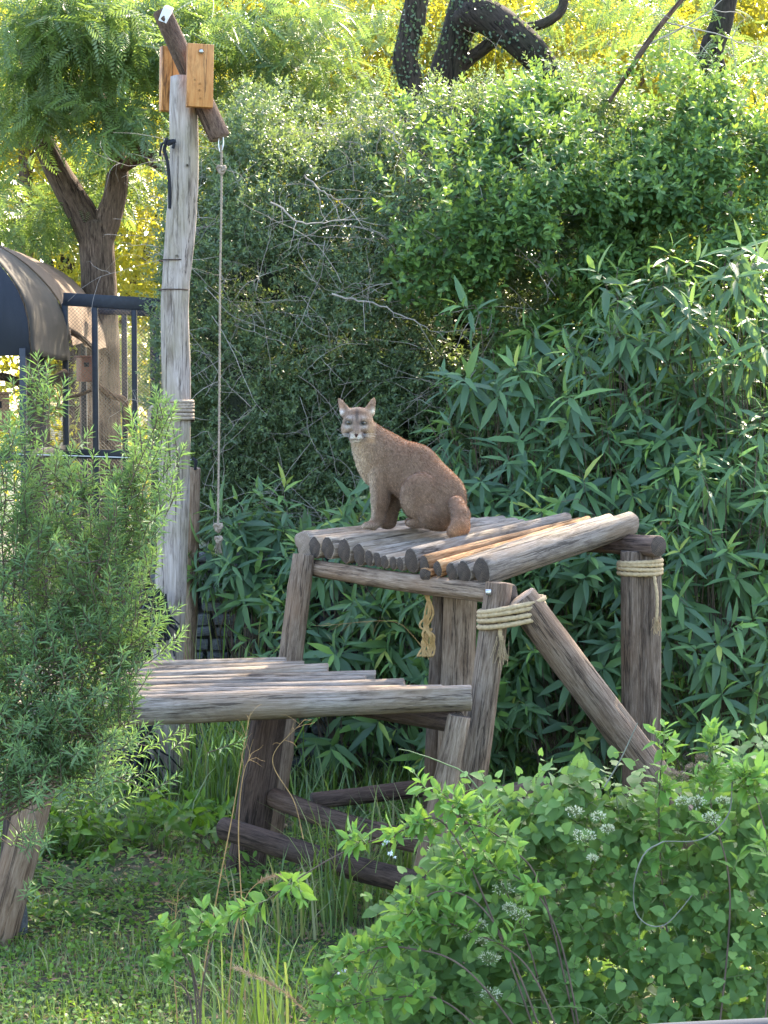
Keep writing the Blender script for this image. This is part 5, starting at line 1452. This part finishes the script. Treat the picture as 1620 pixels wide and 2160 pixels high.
# arching nightshade stems reaching left out of the vine
ns = thing('arching_shrub', 'arching dark-stemmed shrub with bright pointed leaves reaching left, front centre', 'shrub', (0.55, 7.3, 0))
stems = [
    [(1180, 2330, 7.2), (1120, 2010, 7.1), (1000, 1760, 7.0), (900, 1665, 7.0)],
    [(1180, 2330, 7.1), (1060, 1990, 7.0), (940, 1740, 6.95), (830, 1760, 6.95), (700, 1810, 6.95), (560, 1900, 6.95), (500, 1935, 6.95)],
    [(1200, 2330, 7.0), (1050, 1960, 6.9), (930, 1880, 6.9), (840, 1960, 6.9), (760, 2090, 6.9)],
    [(1200, 2330, 7.0), (1000, 2060, 6.8), (860, 2000, 6.8), (760, 2010, 6.8), (700, 2060, 6.8)],
    [(1250, 2330, 7.1), (1150, 1900, 7.05), (1080, 1790, 7.0), (1000, 1740, 7.0), (900, 1750, 7.0)],
    [(1150, 2330, 6.9), (950, 2120, 6.8), (800, 2110, 6.75), (690, 2135, 6.75)],
    [(1250, 2330, 7.1), (1180, 1980, 7.0), (1090, 1850, 7.0), (960, 1830, 7.0)],
    [(1230, 2330, 7.0), (1120, 2050, 6.9), (980, 1960, 6.85), (900, 1940, 6.85)],
    [(1500, 2330, 7.1), (1540, 1900, 7.1), (1500, 1700, 7.1), (1500, 1570, 7.15)],
    [(1600, 2330, 7.1), (1630, 1900, 7.0), (1600, 1700, 7.0), (1560, 1640, 7.0)],
    [(1450, 2330, 7.2), (1400, 1900, 7.3), (1390, 1700, 7.3), (1400, 1560, 7.3)]]
C, S, K = [], [], []
for s_ in stems:
    pth = smooth_path([at(*q) for q in s_], 40)
    tubes('stem', [(pth, np.linspace(.0045, .002, 40))], M['twigdark'], ns, 6)
    for q in range(16):
        f = 1 - 0.62 * rng.random() ** 1.3
        kk = int(f * 39)
        tdir = pth[kk] - pth[max(0, kk - 2)]
        C.append(pth[kk] + rng.normal(0, .012, 3)); S.append(norm(tdir) * .6 + rng.normal(0, .45, 3) + [0, -.2, .45])
    C.append(pth[-1]); S.append(pth[-1] - pth[-4] + [0, 0, .02])
C = np.array(C); S = norm(np.array(S))
st = rng.uniform(.05, .11, len(C))
arr = sprigs(C, S, 6, st, .08, .03, 70, 25, .25, .3, .6, .25)
nr = np.argsort(arr[0][:, 1] - .5 * arr[3])[:300]; rest = np.setdiff1d(np.arange(len(arr[0])), nr)
single_leaves(*[a[nr] for a in arr[:5]], T_OVAL, arr[5][nr], M['lf_shade'], ns)
leaf_object('foliage', *[a[rest] for a in arr[:5]], T_OVAL, arr[5][rest], M['lf_shade'], ns, 'stuff')
tubes('twigs', [(np.array([c, c + s_ * l]), np.array([.0025, .0015])) for c, s_, l in zip(C, S, st)], M['stemgreen'], ns, 4, 'stuff')
for (a, b) in ((830, 1800), (815, 1775), (720, 2045), (690, 2060), (885, 1930)):
    for q in range(4):
        c = at(a + rng.normal(0, 5), b + rng.normal(0, 5), 6.9)
        leaf_object('flower', np.repeat(c[None], 5, 0), norm(rng.normal(0, .6, (5, 3)) + [0, -.2, -.8]), rng.normal(0, 1, (5, 3)), np.full(5, .012), np.full(5, .005), T_QUAD, np.zeros(5), M['white'], ns)

# small sapling
sap = thing('leafy_sapling', 'small bright-leaved sapling standing on the grass, lower centre', 'plant', at(410, 2300, 7.0))
C, S, paths = [], [], []
for pts in ([(425, 2300), (420, 2120), (405, 2020), (430, 1930)], [(425, 2300), (410, 2080), (385, 2010), (350, 1960)], [(420, 2300), (425, 2100), (445, 2000), (455, 1950)], [(420, 2300), (400, 2110), (360, 2060), (345, 2030)]):
    pth = smooth_path([at(a, b, 7.1) for a, b in pts], 30)
    tubes('stem', [(pth, np.linspace(.005, .002, 30))], M['twigdark'], sap, 5)
    for f in (1.0, .92, .84, .76, .7):
        kk = int(f * 29); C.append(pth[kk]); S.append(pth[kk] - pth[kk - 2] + rng.normal(0, .01, 3) + [0, -.004, .01])
arr = sprigs(np.array(C), np.array(S), 6, .05, .072, .03, 70, 30, .3, .3, .5, .35)
single_leaves(*arr[:5], T_OVAL, arr[5], M['lf_shade'], sap)

# ------------------------------------------------------------------ undergrowth beneath and behind the platforms
def ground_plant(name, label, px, py, d, w, h, n, k, L, W, mat, tmpl=T_OVAL, cat='plant', tip=.6, base=.1, up=.6, group='undergrowth plants under the low platform'):
    b = at(px, py, d); b[2] = 0
    t = thing(name, label, cat, b, group)
    C, S, paths = [], [], []
    for _ in range(n):
        o = np.array([rng.uniform(-w, w), rng.uniform(-.25, .25), 0]); z = h * rng.random() ** .7 * (1 - .5 * abs(o[0] / w))
        tip_ = b + o + [0, 0, max(.08, z)]
        r_ = b + o * .5
        paths.append((smooth_path([r_, (r_ + tip_) / 2 + rng.normal(0, .03, 3), tip_], 8), np.linspace(.005, .002, 8)))
        C.append(tip_ - [0, 0, .05]); S.append([o[0], rng.normal(-.15, .3), up + rng.normal(0, .25)])
    C = np.array(C); S = np.array(S)
    tubes('stems', paths, M['stemgreen'], t, 4, 'stuff')
    arr = sprigs(C, S, k, .12, L, W, 80, 35, .35, .3, tip, base)
    nr = np.argsort(arr[0][:, 1])[:300]; rest = np.setdiff1d(np.arange(len(arr[0])), nr)
    single_leaves(*[a[nr] for a in arr[:5]], tmpl, arr[5][nr], M[mat], t)
    if len(rest):
        leaf_object('foliage', *[a[rest] for a in arr[:5]], tmpl, arr[5][rest], M[mat], t, 'stuff')
    return t
ground_plant('leafy_weed', 'glossy bright green weed clump beneath the low platform, left of its dark leg', 250, 1800, 11.2, .62, .42, 46, 8, .12, .045, 'lf_ground')
ground_plant('leafy_weed', 'yellow-tinged weed clump by the slanting left leg of the low platform', 110, 1830, 11.0, .35, .36, 24, 7, .1, .04, 'lf_ground', tip=.9, base=.3)
ground_plant('leafy_weed', 'bright weed spreading round the foot of the tall pole', 420, 1760, 11.6, .3, .2, 22, 7, .11, .04, 'lf_ground', tip=.8)
ground_plant('leafy_weed', 'low dark weed patch in the shade under the low platform', 300, 1880, 10.2, .75, .2, 60, 6, .07, .03, 'lf_shade', tip=.3, base=0)
ground_plant('leafy_weed', 'low weed patch in front of the slanting left leg', 120, 1960, 9.6, .4, .12, 36, 6, .06, .026, 'lf_ground', tip=.3, base=0)
# grass clumps (long blades): each clump a thing
def blades(C, H, W, lean, rnd_hi=1.0, bend=.55):
    n = len(C)
    az = rng.uniform(0, 6.28, n)
    out = np.stack([np.cos(az), np.sin(az), 0 * az], -1)
    side = np.stack([-np.sin(az), np.cos(az), 0 * az], -1) * W[:, None]
    ln = lean * rng.uniform(.2, 1.2, n)
    ts = [0, .4, .75, 1.0]
    V = []
    for t_ in ts:
        c = C + out * (H * ln * t_ ** 2 * bend)[:, None] + np.array([0, 0, 1]) * (H * (t_ - .28 * ln * t_ ** 2.5))[:, None]
        if t_ < 1:
            V += [c - side * (1 - .45 * t_), c + side * (1 - .45 * t_)]
        else:
            V.append(c)
    V = np.stack(V, 1)
    f = np.array([[0, 1, 3], [0, 3, 2], [2, 3, 5], [2, 5, 4], [4, 5, 6]])
    F = f[None] + (np.arange(n) * 7)[:, None, None]
    return V.reshape(-1, 3), F.reshape(-1, 3), np.repeat(rng.random(n) * rnd_hi, 7)
def grass_clump(label, px, d, w, h, n, group='tall grass clumps'):
    b = at(px, 1800, d); b[2] = 0
    t = thing('grass_clump', label, 'grass', b, group)
    C = b + np.stack([rng.normal(0, w, n), rng.normal(0, w * .5, n), np.zeros(n)], -1)
    V, F, a = blades(C, h * rng.uniform(.5, 1.15, n), rng.uniform(.004, .008, n), 1.0)
    link('blades', mesh_data('blades', V, F, [M['grass']], attr=a), t, kind='stuff')
grass_clump('tall green grass clump between the tall pole and the dark leg', 480, 12.0, .12, 1.0, 90)
grass_clump('tall grass clump behind the dark leg of the low platform', 500, 12.3, .16, 1.1, 130)
grass_clump('drooping grass clump under the right end of the low platform', 720, 9.6, .12, .75, 50)
grass_clump('grass tuft in front of the lowest crossbar', 620, 9.3, .12, .5, 40)
grass_clump('grass clump behind the low platform next to the stone wall', 480, 13.2, .16, 1.4, 80)
grass_clump('grass clump at the foot of the middle post', 860, 9.9, .12, .7, 80)
# individual dry flowering stalks
def stalk(label, pts, d, plume=0, mat='straw', w=.0035):
    t = thing('grass_stalk', label, 'grass stalk', at(pts[0][0], pts[0][1], d), 'tall grass stalks')
    P = smooth_path([at(a, b, d) for a, b in pts], 30)
    tubes('stem', [(P, np.linspace(w, w * .4, 30))], M[mat], t, 4)
    if plume:
        c = P[-plume:]
        n = 420
        idx_ = rng.integers(0, len(c) - 1, n); f = rng.random((n, 1))
        B0 = c[idx_] * (1 - f) + c[idx_ + 1] * f
        tdir = norm(c[idx_ + 1] - c[idx_])
        D = norm(tdir * .9 + rng.normal(0, .5, (n, 3)))
        leaf_object('plume', B0, D, rng.normal(0, 1, (n, 3)), rng.uniform(.012, .03, n), np.full(n, .0016), T_QUAD, np.zeros(n), M['plume'], t)
    else:
        br = []
        for q in range(7):
            kk = 29 - q
            br.append((wander(P[kk], norm(P[kk] - P[kk - 1]) + [rng.normal(0, .7), 0, rng.normal(0, .3)], rng.uniform(.05, .12), 5, .2, .15), np.array([.0012, .001, .0009, .0008, .0006])))
        tubes('seed_twig', br, M['straw'], t, 3)
stalk('tall dry grass stalk crossing in front of the dark leg', [(395, 2250), (450, 1930), (490, 1720), (510, 1600), (525, 1520)], 8.3)
stalk('thin dry grass stalk beside the dark leg', [(520, 2200), (512, 1950), (503, 1760), (512, 1640), (530, 1590)], 8.2)
stalk('arching tan grass plume over the bottom edge', [(760, 2300), (690, 2190), (620, 2110), (560, 2070), (495, 2040)], 6.8, 20, w=.003)
stalk('faded drooping grass plume below the lowest crossbar', [(480, 2200), (490, 2000), (520, 1890), (570, 1850), (625, 1850)], 8.0, 12)
stalk('dry grass stem bending above the low platform', [(950, 1490), (910, 1400), (870, 1340), (820, 1310), (680, 1320)], 11.0, w=.003)
stalk('pale grass stem standing left of the sapling', [(380, 2260), (372, 2120), (365, 2000), (375, 1890)], 7.2, w=.003)
stalk('green grass stem rising by the bottom centre', [(500, 2280), (495, 2080), (488, 1930), (478, 1850)], 7.6, mat='stemgreen')
stalk('green grass stem leaning beside the sapling', [(560, 2280), (540, 2100), (560, 1960), (600, 1850)], 7.6, mat='stemgreen')
stalk('fine grass stem hanging in front of the low platform log', [(640, 1770), (620, 1690), (575, 1600), (640, 1520)], 9.2, w=.003)
def dry_grass(label, px, py, d, n=9):
    grass_clump(label, px, d, .07, .6, n, 'tall grass clumps')
for lb, pxx, dd, nn_ in (('green grass tuft in the lower centre foreground', 520, 7.6, 26), ('grass tuft right of the sapling', 600, 7.9, 20), ('thin grass tuft at the bottom edge below the plume', 690, 7.3, 18)):
    grass_clump(lb, pxx, dd, .07, .62, nn_)

# lawn, ground cover and litter: uncountable
n = 52000
x = rng.uniform(-2.6, 2.2, n); y = 7.2 + 6.3 * rng.random(n) ** 1.3
pp = np.stack([x, y, 0 * x], -1)
keep = vnoise(pp, 1.1, 77) * .55 + vnoise(pp, 4, 78) * .45 > .43 + .06 * (y < 7.9)
C = np.stack([x, y, gz(x, y)], -1)[keep]
V, F, a = blades(C, rng.uniform(.035, .10, len(C)) * (1 + .9 * (rng.random(len(C)) < .06)), rng.uniform(.0018, .0035, len(C)), 1.1, 1.0)
tag(link('grass', mesh_data('grass', V, F, [M['grass']], attr=a)), 'short green lawn grass over the enclosure floor', 'grass', kind='stuff')
n = 42000
x = rng.uniform(-2.6, 2.2, n); y = 7.2 + 6.0 * rng.random(n) ** 1.2
pp = np.stack([x, y, 0 * x], -1)
keep = vnoise(pp, 1.6, 87) * .6 + vnoise(pp, 5, 88) * .4 > .43
C = np.stack([x, y, gz(x, y) + rng.uniform(.015, .06, n)], -1)[keep]; n = len(C)
leaf_object('ground_cover', C, rng.normal(0, 1, (n, 3)) * [1, 1, .25], rng.normal(0, .35, (n, 3)) + [0, 0, 1], rng.uniform(.016, .034, n), rng.uniform(.014, .026, n), T_OVAL, rng.random(n), M['lf_ground'], None)
tag(bpy.data.objects['ground_cover'], 'low round-leaved ground cover scattered through the lawn', 'ground cover', kind='stuff')
n = 9000
x = rng.uniform(-2.4, 2.0, n); y = 7.4 + 5.0 * rng.random(n)
C = np.stack([x, y, gz(x, y) + .015], -1)
leaf_object('leaf_litter', C, rng.normal(0, 1, (n, 3)) * [1, 1, .2], rng.normal(0, .4, (n, 3)) + [0, 0, 1], rng.uniform(.02, .07, n), rng.uniform(.01, .03, n), T_QUAD, rng.random(n), M['litter'], None)
tag(bpy.data.objects['leaf_litter'], 'brown fallen leaves and bark scraps on the soil', 'leaf litter', kind='stuff')

# broad undergrowth under the shrubs, behind the platforms
n = 800
x = rng.uniform(-1.9, 2.6, n); y = rng.uniform(11.4, 13.4, n)
C = np.stack([x, y, np.zeros(n)], -1)
V, F, a = blades(C, rng.uniform(.25, .6, n), rng.uniform(.004, .008, n), 1.1, .75)
tag(link('undergrowth', mesh_data('undergrowth', V, F, [M['grass']], attr=a)), 'tangled long grass beneath the long-leaved shrubs', 'undergrowth', kind='stuff')

# wet stone by the slanting leg, and visitor rail at the bottom corner
st_ = link('stone', stone_meshes[2], None, Matrix.Translation((float(at(22, 1945, 9.3)[0]), 9.3, 0.1)) @ Matrix.Rotation(.5, 4, 'Z') @ Matrix.Diagonal((.16, .14, .16, 1)))
tag(st_, 'dark rounded stone at the foot of the slanting left leg', 'stone')
rl = thing('railing', 'blue-grey visitor rail crossing the bottom right corner', 'railing', (0.3, 1.5, EYE - .52))
tubes('handrail', [(np.array([at(1130, 2212, 1.5), at(1400, 2190, 1.5), at(1900, 2165, 1.5)]), .012)], M['rail'], rl, 16)
